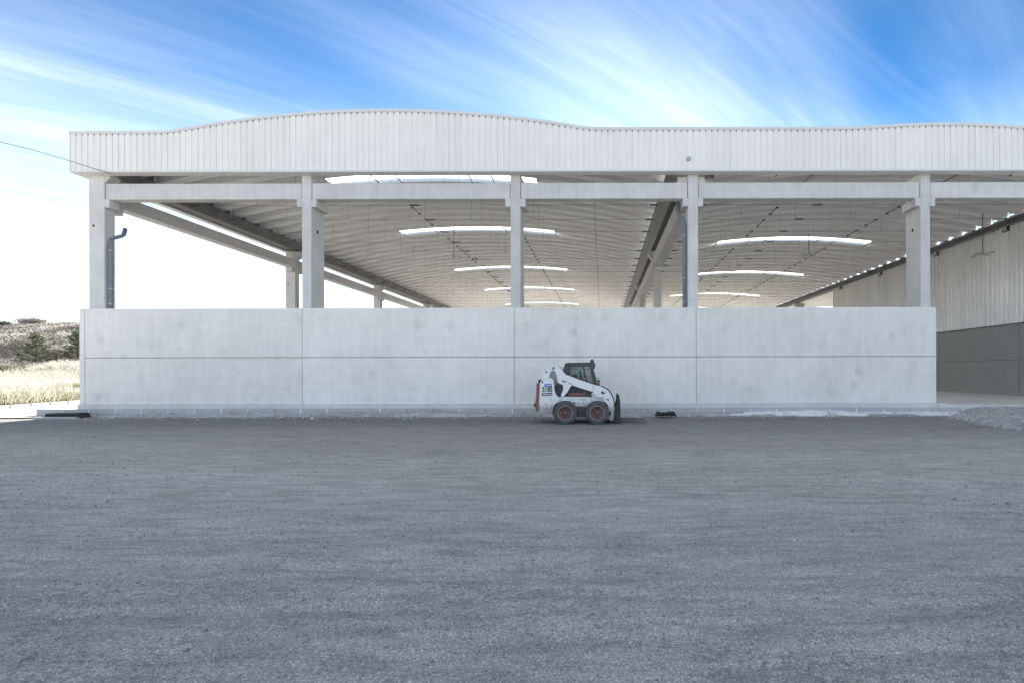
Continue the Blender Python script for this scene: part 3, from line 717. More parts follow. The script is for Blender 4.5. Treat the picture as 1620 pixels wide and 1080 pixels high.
# ------------------------------------------------------------------ right partition wall
pw = empty('partition_wall', (21.5, Y_C, FLOOR), 'tall ribbed beige metal wall on dark concrete panels at the right', 'wall')
PWX = 21.36
dm = MB().bbox(0, 0.16, 0, 5.46, 0, 1.845, 0.012).me('concrete_panel')
for k in range(-1, 5):
    for j in range(2):
        link('concrete_panel', dm, M['dark_panel'], pw, (PWX - 21.5 + 0.02, -0.2 + k * 5.48 + 0.5, 0.003 + j * 1.86))
link('panel_backing', MB().box(PWX - 21.5 + 0.05, PWX - 21.5 + 0.175, -5.4, 27, 0.004, 3.6).me('panel_backing'), M['steel'], pw)
RW = 0.29
wp = [(0, 0), (0.225, 0), (0.236, 0.075), (0.278, 0.075)]
pts = [(k_ * RW + a, b_) for k_ in range(4) for a, b_ in wp] + [(4 * RW, 0)]
v = []
for a, b_ in pts: v += [(-b_, a, 0.0), (-b_, a, 5.12)]
wsm = mesh('wall_sheet', v, [(2 * i, 2 * i + 2, 2 * i + 3, 2 * i + 1) for i in range(len(pts) - 1)])
y0 = -4.6
for k in range(27):
    yy = y0 + k * 4 * RW
    if Y_C + yy > 41.6: break
    link('wall_sheet', wsm, M['wallsheet'], pw, (PWX - 21.5, yy, 3.73))
yend = yy
link('sheet_backing', MB().box(PWX - 21.5 + 0.012, PWX - 21.5 + 0.05, y0, yend, 3.74, 8.84).me('sheet_backing'), M['wallsheet'], pw)
link('drip_flashing', MB().box(PWX - 21.5 - 0.05, PWX - 21.5 + 0.03, y0, yend, 3.705, 3.728).me('drip_flashing'), M['steel'], pw)
for yb in (1.2, 6.2, 11.2, 17.0, 22.8):
    link('bracket', MB().box(PWX - 21.5 - 0.20, PWX - 21.5 - 0.06, yb, yb + 0.3, 8.58, 8.82).me('bracket'), M['steel'], pw)
# outer wall of the next bay, far right
ow = empty('outer_wall', (39.8, Y_C, FLOOR), 'closed metal wall of the farther bay beyond the partition', 'wall')
link('wall_sheet', MB().box(0, 0.08, 0, Y_B - Y_C, 0.003, 9.4).me('wall_sheet'), M['wallsheet'], ow)

# ------------------------------------------------------------------ pendant lamps
def lamp(px, py_top, py, D, label):
    a = at(px, py, D); top = at(px, py_top, D)
    e = empty('pendant_lamp', top, label, 'lamp', 'pendant lamps under the roof')
    mb = MB().tube([(0, 0, 0), (0, 0, a.z - top.z)], 0.02, 6); link('rod', mb.me('rod'), M['rod'], e)
    h = a.z - top.z
    hd = MB(); hd.tube([(0, 0, h - .02), (0, 0, h + .12)], 0.09, 8, r2=0.05)
    for k in range(4):
        t = math.pi / 2 * k + .35
        hd.tube([(0, 0, h), (math.cos(t) * .42, math.sin(t) * .42, h + .02)], 0.022, 5)
        hd.box(math.cos(t) * .42 - .09, math.cos(t) * .42 + .09, math.sin(t) * .42 - .09, math.sin(t) * .42 + .09, h - .01, h + .03)
    link('lamp_head', hd.me('lamp_head'), M['galv'], e)
def roof_py(px, D, B): return VPY - (B['f']((px - VPX) / F * D) - EYE) / D * F
lamp(718.5, roof_py(718.5, 29.4, BAYS[0]), 405.5, 29.4, 'small pendant lamp hanging from the left roof vault')
lamp(1280, roof_py(1280, 29.0, BAYS[1]), 404, 29.0, 'small pendant lamp hanging below the right vault skylight')
lamp(1555, roof_py(1555, 23.6, BAYS[1]), 404, 23.6, 'pendant lamp hanging in front of the ribbed beige wall')

# ------------------------------------------------------------------ skid steer loader
DC = 15.01; LXC = -0.665
ld = empty('skid_steer_loader', (LXC, DC, 0), 'dirty white skid steer loader with black cab parked in front of the wall', 'loader')
def P(px, py, lat):
    D = DC - lat; return ((px - VPX) / F * D - LXC, EYE - (py - VPY) / F * D)
def c1(u, v_): return (840 + u / 9.0, 560 + v_ / 9.0)
def c2(u, v_): return (880 + u / 9.0, 560 + v_ / 9.0)
def c3(u, v_): return (960 + u / 9.0, 560 + v_ / 9.0)
def poly_at(pts, lat): return [P(x, y_, lat) for x, y_ in pts]

m, nt, b = new_mat('dirty_white_paint'); v = coords(nt, world=False)
n1 = noise_n(nt, v, 9, 6, 0.7); n2 = noise_n(nt, v, 45, 4, 0.7)
sepz = nt.nodes.new('ShaderNodeSeparateXYZ'); nt.links.new(v, sepz.inputs[0])
low = ramp_n(nt, sepz.outputs[2], [(0.15, (0.34,) * 3), (0.75, (0.05,) * 3), (1.0, (0.0,) * 3)])     # splashed mud reaches knee height
mud = ramp_n(nt, math_n(nt, 'ADD', math_n(nt, 'ADD', math_n(nt, 'MULTIPLY', n1, 0.62), math_n(nt, 'MULTIPLY', n2, 0.38)), low), [(0.54, (0, 0, 0)), (0.72, (1, 1, 1))])
paint = ramp_n(nt, n1, [(0.3, (0.74, 0.735, 0.715)), (0.6, (0.88, 0.875, 0.86))])
nt.links.new(mix_n(nt, math_n(nt, 'MULTIPLY', mud, 0.8), paint, (0.20, 0.185, 0.165)), b.inputs['Base Color'])
b.inputs['Roughness'].default_value = 0.42; nt.links.new(ramp_n(nt, mud, [(0, (0.38,) * 3), (1, (0.9,) * 3)]), b.inputs['Roughness'])
bump_n(nt, b, n2, 0.12, 0.01); M['paint'] = m
def dusty(name, col, dust=(0.24, 0.235, 0.23), amt=0.5, rough=0.6):
    m, nt, b = new_mat(name); v = coords(nt, world=False)
    n1 = noise_n(nt, v, 7, 6, 0.7)
    nt.links.new(mix_n(nt, math_n(nt, 'MULTIPLY', ramp_n(nt, n1, [(0.35, (0,) * 3), (0.75, (1,) * 3)]), amt), (*col, 1), (*dust, 1)), b.inputs['Base Color'])
    b.inputs['Roughness'].default_value = rough; return m
M['cab'] = dusty('cab_black', (0.025, 0.027, 0.032), amt=0.25, rough=0.45)
M['red'] = dusty('faded_red', (0.27, 0.075, 0.065), (0.33, 0.20, 0.18), 0.6)
M['rim'] = dusty('rim_red', (0.125, 0.045, 0.04), (0.22, 0.17, 0.155), 0.8)
M['tyre'] = dusty('tyre_rubber', (0.06, 0.06, 0.062), (0.17, 0.165, 0.16), 0.8, 0.85)
M['dark'] = dusty('chassis_dark', (0.045, 0.047, 0.05), amt=0.35, rough=0.6)
M['rust'] = dusty('fork_steel', (0.028, 0.022, 0.02), (0.075, 0.052, 0.043), 0.6, 0.6)
M['inner'] = dusty('inner_shade_grey', (0.50, 0.50, 0.49), amt=0.6)  # white guard toned grey, its shade is put into the colour
M['blue'] = simple('label_blue', (0.07, 0.17, 0.48), 0.4)
M['ink'] = simple('label_ink', (0.02, 0.02, 0.022), 0.5)
M['maroon'] = simple('label_maroon', (0.10, 0.022, 0.028), 0.4)
M['white'] = simple('label_white', (0.78, 0.78, 0.78), 0.4)
M['amber'] = simple('amber_lens', (0.45, 0.13, 0.03), 0.25)
M['redlens'] = simple('red_lens', (0.35, 0.05, 0.04), 0.25)
m, nt, b = new_mat('cab_glass'); b.inputs['Base Color'].default_value = (0.5, 0.62, 0.58, 1)
b.inputs['Roughness'].default_value = 0.05
tp = nt.nodes.new('ShaderNodeBsdfTransparent'); tp.inputs[0].default_value = (0.62, 0.74, 0.70, 1)
gl = nt.nodes.new('ShaderNodeBsdfGlossy'); gl.inputs['Roughness'].default_value = 0.05
fr = nt.nodes.new('ShaderNodeFresnel'); mx = nt.nodes.new('ShaderNodeMixShader')
nt.links.new(fr.outputs[0], mx.inputs[0]); nt.links.new(tp.outputs[0], mx.inputs[1]); nt.links.new(gl.outputs[0], mx.inputs[2])
nt.links.new(mx.outputs[0], nt.nodes['Material Output'].inputs[0]); M['glass'] = m

def lpart(name, mb, mat, parent=None, smooth=False, label=None, bevel=0.0):
    o = link(name, mb.me(name, smooth), mat, parent or ld, label=label)
    if bevel:
        bv = o.modifiers.new('bevel', 'BEVEL'); bv.width = bevel; bv.segments = 2; bv.limit_method = 'ANGLE'; bv.angle_limit = R(40)
    return o
def slab(poly, la, lb): return MB().prism(poly, -la, -lb)      # lateral distance towards the camera is -Y

# wheels
RZ = 0.366
tp_prof = [(0.20, 0.0), (0.215, -0.115), (0.27, -0.128), (0.325, -0.115), (0.355, -0.085), (0.362, -0.04), (0.362, 0.04), (0.355, 0.085), (0.325, 0.115), (0.27, 0.128), (0.215, 0.115), (0.20, 0.0)]
tm = MB().lathe_y(tp_prof, 0, 0, 0, 48)
for k in range(22):
    for sgn in (-1, 1):
        t0 = 2 * math.pi * (k + (0.5 if sgn > 0 else 0)) / 22
        vv = []
        for (r_, y_) in ((0.30, 0.124), (0.358, 0.10), (0.374, 0.085), (0.374, 0.012), (0.35, 0.012)):
            for dt in (-0.055, 0.055):
                sk_ = 0.10 * (0.124 - y_) / 0.11
                t = t0 + dt + sk_; vv.append((r_ * math.cos(t), sgn * y_, r_ * math.sin(t)))
        tm.add(vv, [(0, 1, 3, 2), (2, 3, 5, 4), (4, 5, 7, 6), (6, 7, 9, 8), (0, 2, 4, 6, 8), (1, 9, 7, 5, 3)])
tyre_me = tm.me('tyre')
rim_me = MB().lathe_y([(0.216, -0.118), (0.208, -0.128), (0.195, -0.118), (0.185, -0.075), (0.14, -0.06), (0.125, -0.045), (0.085, -0.045), (0.08, -0.075), (0.0, -0.078)], 0, 0, 0, 32).me('rim', True)
nut = MB()
for k in range(8):
    t = 2 * math.pi * k / 8; nut.lathe_y([(0.0, -0.06), (0.011, -0.06), (0.011, -0.04)], 0.105 * math.cos(t), 0.105 * math.sin(t), 0, 6)
nut.lathe_y([(0.0, -0.088), (0.04, -0.088), (0.045, -0.07)], 0, 0, 0, 16)
nut_me = nut.me('hub')
ring_me = MB().lathe_y([(0.232, -0.122), (0.224, -0.132), (0.212, -0.128), (0.208, -0.118)], 0, 0, 0, 32).me('rim_edge', True)
M['rimedge'] = dusty('rim_edge', (0.32, 0.22, 0.19), (0.36, 0.33, 0.30), 0.7)
M['hubm'] = dusty('hub_grey', (0.10, 0.085, 0.075), (0.2, 0.19, 0.17), 0.6)
for lat in (0.715, -0.715):
    for a in (-0.498, 0.497):
        w_ = link('wheel', tyre_me, M['tyre'], ld, (a, -lat, 0.358), (0, random.uniform(0, 1), math.pi if lat < 0 else 0))
        link('rim', rim_me, M['rim'], w_); link('hub', nut_me, M['hubm'], w_); link('rim_edge', ring_me, M['rimedge'], w_)

# lower body
chas = [c2(-330, 850 - 0), c2(-300, 620), c2(120, 605), c2(560, 612), c2(655, 640), c2(700, 720), c2(650, 760), c2(430, 745), c2(290, 745), c2(60, 760), c2(-20, 850)]
lpart('chassis', slab(poly_at([c2(60, 605), c2(520, 612), c2(650, 628), c2(690, 700), c2(640, 745), c2(40, 745)], 0.5), 0.54, -0.54), M['paint'], bevel=0.015)
lpart('chain_case', slab(poly_at([c2(-60, 742), c2(720, 742), c2(720, 800), c2(640, 880), c2(0, 885), c2(-60, 830)], 0.5), 0.555, -0.555), M['dark'], bevel=0.01)
for lat in (0.56, -0.56):
    for a in (-0.498, 0.497):
        mb = MB().lathe_y([(0.0, 0), (0.10, 0), (0.10, 0.1), (0.0, 0.1)], a, 0.358, -lat - (0.10 if lat > 0 else 0.0), 16); lpart('axle', mb, M['dark'])
# rear engine body between the towers
lpart('engine_body', slab(poly_at([c1(128, 820), c1(140, 420), c1(300, 400), c1(420, 560), c1(560, 600), c1(560, 820)], 0.4), 0.47, -0.47), M['dark'])
tower = [c1(110, 835), c1(125, 600), c1(133, 410), c1(148, 368), c1(185, 345), c1(285, 345), c1(312, 368), c1(320, 420), c1(326, 520), c1(355, 585), c1(400, 620), c1(392, 640), c1(335, 700), c1(305, 770), c1(298, 838), c1(200, 850)]
for lat in (0.64, -0.50):
    lpart('rear_post', slab(poly_at(tower, 0.64), lat, lat - 0.14), M['paint'], bevel=0.012)
near_post = [o for o in ld.children if o.name.startswith('rear_post')][0]
# fender behind the post above the rear wheel
lpart('fender', slab(poly_at([c1(300, 640), c1(420, 610), c1(560, 610), c1(560, 660), c1(430, 655), c1(330, 720)], 0.60), 0.60, 0.44), M['paint'])
# inner guard seen between rear post and arm
lpart('inner_guard', slab(poly_at([c1(268, 250), c1(330, 230), c1(368, 300), c1(380, 420), c1(350, 560), c1(420, 600), c1(300, 560), c1(300, 345), c1(262, 345)], 0.44), 0.40, 0.36), M['inner'])
lpart('hydraulic_tank', slab(poly_at([c1(330, 470), c1(380, 400), c1(440, 400), c1(470, 470), c1(440, 600), c1(360, 600)], 0.44), 0.44, -0.4), M['dark'])
# rear link
linkp = [c1(175, 350), c1(178, 275), c1(198, 222), c1(240, 185), c1(290, 150), c1(322, 150), c1(345, 175), c1(345, 212), c1(300, 222), c1(268, 258), c1(254, 300), c1(252, 350)]
for la, lb in ((0.60, 0.50), (-0.50, -0.60)):
    lpart('rear_link', slab(poly_at(linkp, 0.60), la, lb), M['paint'], bevel=0.01)
arm = [c1(322, 168), c1(350, 166), c1(392, 182), c1(440, 232), c1(490, 290), c2(330, 366), c2(545, 440), c2(610, 455), c2(690, 490), c2(745, 545), c2(785, 610), c2(808, 680), c2(820, 760), c2(820, 840), c2(803, 930), c2(770, 936), c2(765, 905), c2(782, 830), c2(768, 755), c2(690, 660), c2(640, 608), c2(548, 548), c2(515, 525), c2(360, 478), c2(228, 432), c2(208, 440), c2(150, 535), c2(95, 600), c2(70, 578), c2(100, 510), c2(106, 450), c2(88, 420), c2(50, 412), c1(388, 392), c1(378, 330), c1(362, 262), c1(338, 222)]
arms = []
for la, lb in ((0.72, 0.61), (-0.61, -0.72)):
    arms.append(lpart('lift_arm', slab(poly_at(arm, 0.72), la, lb), M['paint'], bevel=0.012))
def disc(parent, pt, lat, r, th, mat, name='pin', mesh_seg=14):
    a, z = P(*pt, lat); mb = MB().lathe_y([(0.0, -th), (r * .85, -th), (r, -th * .5), (r, 0.01)], a, z, -lat, mesh_seg)
    return lpart(name, mb, mat, parent)
disc(None, c1(322, 190), 0.722, 0.045, 0.02, M['dark'], 'pivot_pin'); disc(None, c1(322, 190), 0.742, 0.022, 0.01, M['paint'], 'pivot_pin')
disc(near_post, c1(162, 390), 0.642, 0.03, 0.012, M['black']); disc(None, c1(220, 247), 0.602, 0.026, 0.012, M['black'], 'pivot_pin')
disc(arms[0], c2(532, 578), 0.70, 0.062, 0.06, M['paint'], 'cylinder_eye'); disc(arms[0], c2(532, 578), 0.762, 0.025, 0.012, M['dark'])
disc(arms[0], c2(664, 616), 0.722, 0.022, 0.008, M['dark'])
disc(None, c2(258, 692), 0.542, 0.028, 0.012, M['black'], 'pivot_pin')
lpart('lift_link', slab(poly_at([c2(505, 560), c2(540, 545), c2(640, 590), c2(650, 608), c2(560, 606), c2(515, 605)], 0.66), 0.70, 0.62), M['paint'], bevel=0.008)
# slot and bolts near the arm end
lpart('arm_slot', slab(poly_at([c2(716, 632), c2(730, 628), c2(756, 652), c2(742, 662)], 0.722), 0.722, 0.70), M['black'], arms[0])
lpart('arm_weld', slab(poly_at([c2(524, 452), c2(530, 455), c2(528, 528), c2(522, 524)], 0.722), 0.7225, 0.70), M['dark'], arms[0])
hose = MB(); hz_ = [c2(u_, v_) for u_, v_ in ((620, 452), (700, 492), (740, 520), (775, 575), (800, 640), (818, 720), (830, 760))]
hp = [P(x_, y_, 0.68) for x_, y_ in hz_]; hose.tube([(a + 0.03, -0.66, z + 0.015) for a, z in hp], 0.018, 6); lpart('hose', hose, M['black'])
lpart('crossbar', MB().tube([(P(*c2(775, 640), .7)[0], -0.64, P(*c2(775, 640), .7)[1]), (P(*c2(775, 640), .7)[0], 0.64, P(*c2(775, 640), .7)[1])], 0.055, 12), M['paint'])
# cab
cl_ = 0.47
cab_out = [c2(95, 232), c2(122, 138), c2(135, 124), c2(165, 118), c2(538, 113), c2(550, 126), c2(553, 152), c2(522, 235), c2(552, 305), c2(578, 445), c2(560, 612), c2(100, 612), c2(112, 420), c2(105, 300)]
win = [c2(196, 178), c2(468, 172), c2(486, 232), c2(526, 430), c2(300, 375), c2(160, 302), c2(176, 232)]
def ring_prism(outer, inner, y0, y1):
    """plate with one hole; both loops are triangulated together"""
    import mathutils.geometry as g
    o3 = [Vector((x, 0, z)) for x, z in outer]; i3 = [Vector((x, 0, z)) for x, z in inner]
    tris = g.tessellate_polygon([o3, i3]); al = outer + inner; n_ = len(al)
    v_ = [(x, y0, z) for x, z in al] + [(x, y1, z) for x, z in al]; f_ = []
    for t in tris: f_ += [tuple(t), tuple(i + n_ for i in reversed(t))]
    no = len(outer)
    for i in range(no): f_.append((i, (i + 1) % no, n_ + (i + 1) % no, n_ + i))
    for i in range(len(inner)):
        a, b_ = no + i, no + (i + 1) % len(inner); f_.append((a, b_, n_ + b_, n_ + a))
    return MB().add(v_, f_)
po, pi_ = poly_at(cab_out, cl_), poly_at(win, cl_)
sidep = ring_prism(po, pi_, -cl_, -cl_ + 0.03)
cab = lpart('cab', sidep, M['cab'])
lpart('side_panel', ring_prism(po, pi_, cl_ - 0.03, cl_), M['cab'], cab)
rf = poly_at([c2(95, 232), c2(122, 138), c2(135, 124), c2(165, 118), c2(538, 113), c2(550, 126), c2(553, 152), c2(520, 158), c2(180, 160), c2(120, 235)], cl_)
lpart('cab_roof', slab(rf, cl_ - 0.031, -cl_ + 0.031), M['cab'], cab)
lpart('rear_panel', slab(poly_at([c2(100, 232), c2(125, 232), c2(150, 612), c2(105, 612)], cl_), cl_ - 0.031, -cl_ + 0.031), M['cab'], cab)
lpart('cab_floor', slab(poly_at([c2(105, 520), c2(570, 520), c2(560, 610), c2(105, 610)], cl_), cl_ - 0.031, -cl_ + 0.031), M['cab'], cab)
lpart('front_post', slab(poly_at([c2(522, 240), c2(535, 240), c2(578, 440), c2(565, 520), c2(545, 520), c2(556, 440)], cl_), cl_ - .031, cl_ - .09), M['cab'], cab)
lpart('front_post', slab(poly_at([c2(522, 240), c2(535, 240), c2(578, 440), c2(565, 520), c2(545, 520), c2(556, 440)], cl_), -cl_ + .09, -cl_ + .031), M['cab'], cab)
lpart('seat', slab(poly_at([c2(215, 300), c2(262, 290), c2(290, 420), c2(400, 430), c2(400, 520), c2(235, 520)], cl_), 0.24, -0.24), M['black'], cab, bevel=0.02)
lpart('door_post', slab(poly_at([c2(372, 178), c2(396, 178), c2(445, 408), c2(418, 404)], cl_), cl_ - 0.004, cl_ - 0.024), M['cab'], cab)
lpart('inner_lever', slab(poly_at([c2(318, 235), c2(345, 215), c2(370, 390), c2(345, 385)], cl_), 0.2, 0.14), M['black'], cab)
# wire guards over the side windows
def clip_seg(poly, fixed, axis):
    """interval of the window polygon along one axis"""
    hit = []
    for (xa, za), (xb, zb) in zip(poly, poly[1:] + poly[:1]):
        pa, pb, qa, qb = (xa, xb, za, zb) if axis == 'x' else (za, zb, xa, xb)
        if (pa - fixed) * (pb - fixed) < 0: hit.append(qa + (qb - qa) * (fixed - pa) / (pb - pa))
    return (min(hit), max(hit)) if len(hit) >= 2 else None
for sgn in (1, -1):
    g = MB(); yb = -sgn * (cl_ - 0.012)
    xs0, xs1 = min(p[0] for p in pi_), max(p[0] for p in pi_); zs0, zs1 = min(p[1] for p in pi_), max(p[1] for p in pi_)
    nx = 19
    for k in range(1, nx):
        x_ = xs0 + (xs1 - xs0) * k / nx; s = clip_seg(pi_, x_, 'x')
        if s: g.box(x_ - .005, x_ + .005, yb - .004, yb + .004, s[0] - .004, s[1] + .004)
    nz = 13
    for k in range(1, nz):
        z_ = zs0 + (zs1 - zs0) * k / nz; s = clip_seg(pi_, z_, 'z')
        if s: g.box(s[0] - .004, s[1] + .004, yb - .0085, yb - .0005, z_ - .005, z_ + .005)
    lpart('window_guard', g, M['black'], cab)
gp = poly_at([c2(190, 182), c2(372, 176), c2(418, 402), c2(300, 372), c2(165, 300)], cl_)
lpart('side_window', slab(gp, cl_ - .022, cl_ - .026), M['glass'], cab)
# vents below the arm and the red strip
vent = MB(); va = poly_at([c2(205, 470), c2(430, 520)], cl_ + 0.0)
for k in range(10):
    x_ = P(*c2(215 + k * 26, 480), cl_)[0]; z1 = P(*c2(215, 470 + k * 7), cl_)[1]; z0 = P(*c2(215, 535), cl_)[1]
    vent.box(x_, x_ + 0.035, -cl_ - 0.008, -cl_ + 0.01, z0, z1)
lpart('vent_louvre', vent, M['dark'], cab)
ra, rz0 = P(*c2(172, 585), 0.5); rb_, rz1 = P(*c2(420, 547), 0.5)
lpart('red_stripe', MB().box(ra, rb_, -0.50, -0.465, rz0, rz1), M['red'])
sa, sz0 = P(*c2(95, 607), 0.5); sb, sz1 = P(*c2(640, 592), 0.5)
lpart('sill', MB().box(sa, sb, -0.53, 0.53, sz0, sz1), M['dark'])
# beacon, work light, handle
bx, bz = P(*c2(508, 112), 0.25)
bc = MB().tube([(bx, -0.25, bz - .01), (bx, -0.25, bz + 0.05)], 0.055, 12); be = lpart('beacon', bc, M['dark'])
lpart('lens', MB().tube([(bx, -0.25, bz + .05), (bx, -0.25, bz + 0.085), (bx, -0.25, bz + .10)], 0.05, 12, r2=0.028), M['redlens'], be)
lpart('aerial', MB().tube([(bx + .06, -0.25, bz - .02), (bx + 0.062, -0.25, bz + 0.12)], 0.008, 6), M['black'], be)
fx, fz = P(*c2(600, 395), 0.42)
wlamp = lpart('work_light', MB().bbox(fx - .045, fx + .05, -0.47, -0.36, fz - .09, fz + .075, .015), M['dark'])
lpart('lens', MB().bbox(fx - .03, fx + .04, -0.477, -0.40, fz - .075, fz + .02, .01), M['amber'], wlamp)
lpart('bracket', MB().tube([(fx - .06, -0.42, fz + .02), (fx - .07, -0.42, fz + .14), (fx - .02, -0.42, fz + .15), (fx + .03, -.42, fz + .09)], 0.012, 6), M['black'], wlamp)
lpart('cab_step', slab(poly_at([c2(545, 430), c2(600, 430), c2(625, 455), c2(620, 480), c2(545, 480)], 0.45), 0.45, -0.45), M['dark'])
lpart('mirror_strip', slab(poly_at([c2(520, 160), c2(545, 152), c2(556, 140), c2(552, 165), c2(528, 240)], 0.44), 0.46, 0.40), M['black'])
# tail gate
lpart('tailgate', slab(poly_at([c1(84, 412), c1(130, 405), c1(124, 600), c1(108, 812), c1(72, 795), c1(62, 700), c1(78, 590)], 0.55), 0.55, -0.55), M['red'], bevel=0.012)
lpart('tail_bumper', slab(poly_at([c1(40, 702), c1(66, 696), c1(112, 700), c1(110, 745), c1(42, 742)], 0.55), 0.50, -0.50), M['dark'], bevel=0.01)
lpart('exhaust_hood', slab(poly_at([c1(98, 362), c1(165, 350), c1(165, 380), c1(140, 408), c1(100, 400)], 0.5), 0.45, -0.45), M['black'])
# attachment: fork carriage
fp = poly_at([c3(152, 582), c3(179, 582), c3(181, 615), c3(192, 690), c3(188, 978), c3(98, 978), c3(120, 760), c3(142, 690), c3(148, 615)], 0.62)
fc_ = lpart('fork_carriage', MB().prism(fp, -0.62, -0.56), M['rust'])
lpart('carriage_side', MB().prism(fp, 0.56, 0.62), M['rust'], fc_)
fx0, fz0 = P(*c3(135, 960), .62); fx1, fz1 = P(*c3(185, 640), .62)
for zr in (fz0 + 0.02, (fz0 + fz1) / 2, fz1 - 0.06):
    lpart('cross_rail', MB().box(fx0 + .03, fx0 + .12, -0.56, 0.56, zr - .04, zr + .06), M['rust'], fc_)
for k in range(7):
    yb = -0.48 + k * 0.16; lpart('backrest_bar', MB().box(fx0 + .05, fx0 + .09, yb - .015, yb + .015, fz0 + .08, fz1 - .02), M['rust'], fc_)
lpart('quick_coupler', slab(poly_at([c2(770, 770), c2(850, 730), c2(862, 760), c2(850, 960), c2(780, 960)], 0.6), 0.58, -0.58), M['dark'])
for lat in (0.50, -0.38):
    fo = MB(); za = 0.035
    fo.box(fx0 + .09, fx0 + .13, -lat - .05, -lat + .05, za, 0.55)
    tipx = LXC * 0 + P(1023.9, 669.4, 0.50)[0]
    v_ = [(fx0 + .13, -lat - .05, za), (fx0 + .13, -lat + .05, za), (fx0 + .13, -lat + .05, za + .04), (fx0 + .13, -lat - .05, za + .04), (tipx, -lat - .04, za), (tipx, -lat + .04, za), (tipx, -lat + .04, za + .012), (tipx, -lat - .04, za + .012)]
    fo.add(v_, [(0, 1, 2, 3), (4, 7, 6, 5), (0, 4, 5, 1), (1, 5, 6, 2), (2, 6, 7, 3), (3, 7, 4, 0)])
    lpart('fork', fo, M['rust'], fc_)
# writing and marks
def text_me(s, size, bold=0.0, sx=1.0, ext=0.002):
    cu = bpy.data.curves.new('txt', 'FONT'); cu.body = s; cu.size = size; cu.offset = bold; cu.extrude = ext; cu.align_x = 'CENTER'; cu.align_y = 'CENTER'
    o = bpy.data.objects.new('txt', cu); C.objects.link(o); dg = bpy.context.evaluated_depsgraph_get(); dg.update()
    me = bpy.data.meshes.new_from_object(o.evaluated_get(dg)); me.transform(Matrix.Diagonal((sx, 1, 1, 1)))
    bpy.data.objects.remove(o); bpy.data.curves.remove(cu); me.materials.clear(); return me
def decal(name, s, px, py, lat, size, mat, parent, bold=0.0, sx=1.0, tilt=0.0):
    a, z = P(px, py, lat)
    return link(name, text_me(s, size, bold, sx), mat, parent, (a, -lat, z), (R(90), tilt, 0))
def plate(name, px0, px1, py0, py1, lat, mat, parent, th=0.003):
    (a0, z0), (a1, z1) = P(px0, py1, lat), P(px1, py0, lat)
    return lpart(name, MB().box(a0, a1, -lat, -lat + th, z0, z1), mat, parent)
TL = 0.643
decal('model_number', 'S185', 845 + 752 / 36, 600 + 556 / 36, TL + .002, 0.215, M['ink'], near_post, 0.007, 0.78)
bl = plate('blue_label', 845 + 590 / 36, 845 + 1010 / 36, 600 + 225 / 36, 600 + 395 / 36, TL, M['blue'], near_post)
for k in range(5): plate('label_mark', 845 + (690 + k * 62) / 36, 845 + (735 + k * 62) / 36, 600 + 292 / 36, 600 + 335 / 36, TL + .003, M['white'], near_post, 0.003)
plate('maroon_label', 845 + 440 / 36, 845 + 1035 / 36, 600 + 735 / 36, 600 + 915 / 36, TL, M['maroon'], near_post)
plate('label_emblem', 845 + 500 / 36, 845 + 590 / 36, 600 + 770 / 36, 600 + 850 / 36, TL + .003, M['white'], near_post, 0.003)
decal('maker_name', 'Bobcat', 845 + 820 / 36, 600 + 828 / 36, TL + .006, 0.085, M['white'], near_post, 0.002, 1.05)
AL = 0.7235
decal('arm_lettering', 'MNY', 880 + 450 / 36, 590 + 460 / 36, AL, 0.062, M['ink'], arms[0], 0.003, 1.1, R(16))
decal('arm_lettering', '257', 880 + 780 / 36, 590 + 575 / 36, AL, 0.062, M['ink'], arms[0], 0.0005, 1.2, R(14))
E = lambda u_, v_: (940 + u_ / 30.87, 605 + v_ / 30.87)
emb = [E(380, 350), E(425, 420), E(490, 470), E(590, 468), E(545, 500), E(510, 525), E(440, 550), E(380, 535), E(318, 490), E(330, 455), E(375, 430)]
ea = lpart('cat_emblem', ring_prism(poly_at(emb, AL), poly_at([E(395, 470), E(435, 500), E(420, 520), E(390, 500)], AL), -AL - .001, -AL + .004), M['ink'], arms[0])
for u_, v_, s_ in ((385, 622, 18), (480, 580, 22), (228, 532, 12)):
    lpart('emblem_dot', slab(poly_at([E(u_ - s_, v_), E(u_, v_ - s_), E(u_ + s_, v_), E(u_, v_ + s_)], AL), AL + .001, AL - .004), M['ink'], arms[0])
decal('chassis_lettering', '1814', 880 + 385 / 9, 560 + 640 / 9, 0.553, 0.07, M['dark'], ld, 0.0, 1.2)

# ------------------------------------------------------------------ drain frames
def gully(loc, w, d_, h, label, light_top):
    e = empty('drain_frame', loc, label, 'drain frame')
    pr = [(-w / 2, 0), (w / 2, 0), (w / 2 - 0.06, h * .55), (w / 2 - .075, h), (-w / 2 + .075, h), (-w / 2 + .06, h * .55)]
    link('frame', MB().prism(pr, -d_ / 2, d_ / 2).me('frame'), M['black'], e)
    rb_ = MB()
    for k in range(12):
        x_ = -w / 2 + .1 + (w - .2) * k / 11; rb_.box(x_ - .008, x_ + .008, -d_ / 2 - .012, -d_ / 2 + .01, 0.01, h * .8)
    link('rib', rb_.me('rib'), M['black'], e)
    if light_top: link('lid', MB().bbox(-w / 2 + .14, w * .08, -d_ / 2 + .01, d_ / 2 - .05, h - .005, h + .018, .004).me('lid'), M['galv'], e)
    return e
p = at(1053, 657.5, 16.3); gully((p.x, 16.3, 0.075), 0.76, 0.42, 0.14, 'black plastic drain frame with pale lid right of the loader forks', True)
p = at(93, 659, 16.35); gully((p.x, 16.62, 0.02), 1.34, 0.35, 0.16, 'long black drain frame at the left end of the kerb', False)
link('drain_kerb', MB().bbox(-20.35, -18.9, 16.28, 16.42, -0.03, 0.06, 0.015).me('drain_kerb'), M['kerb'], kind='structure')
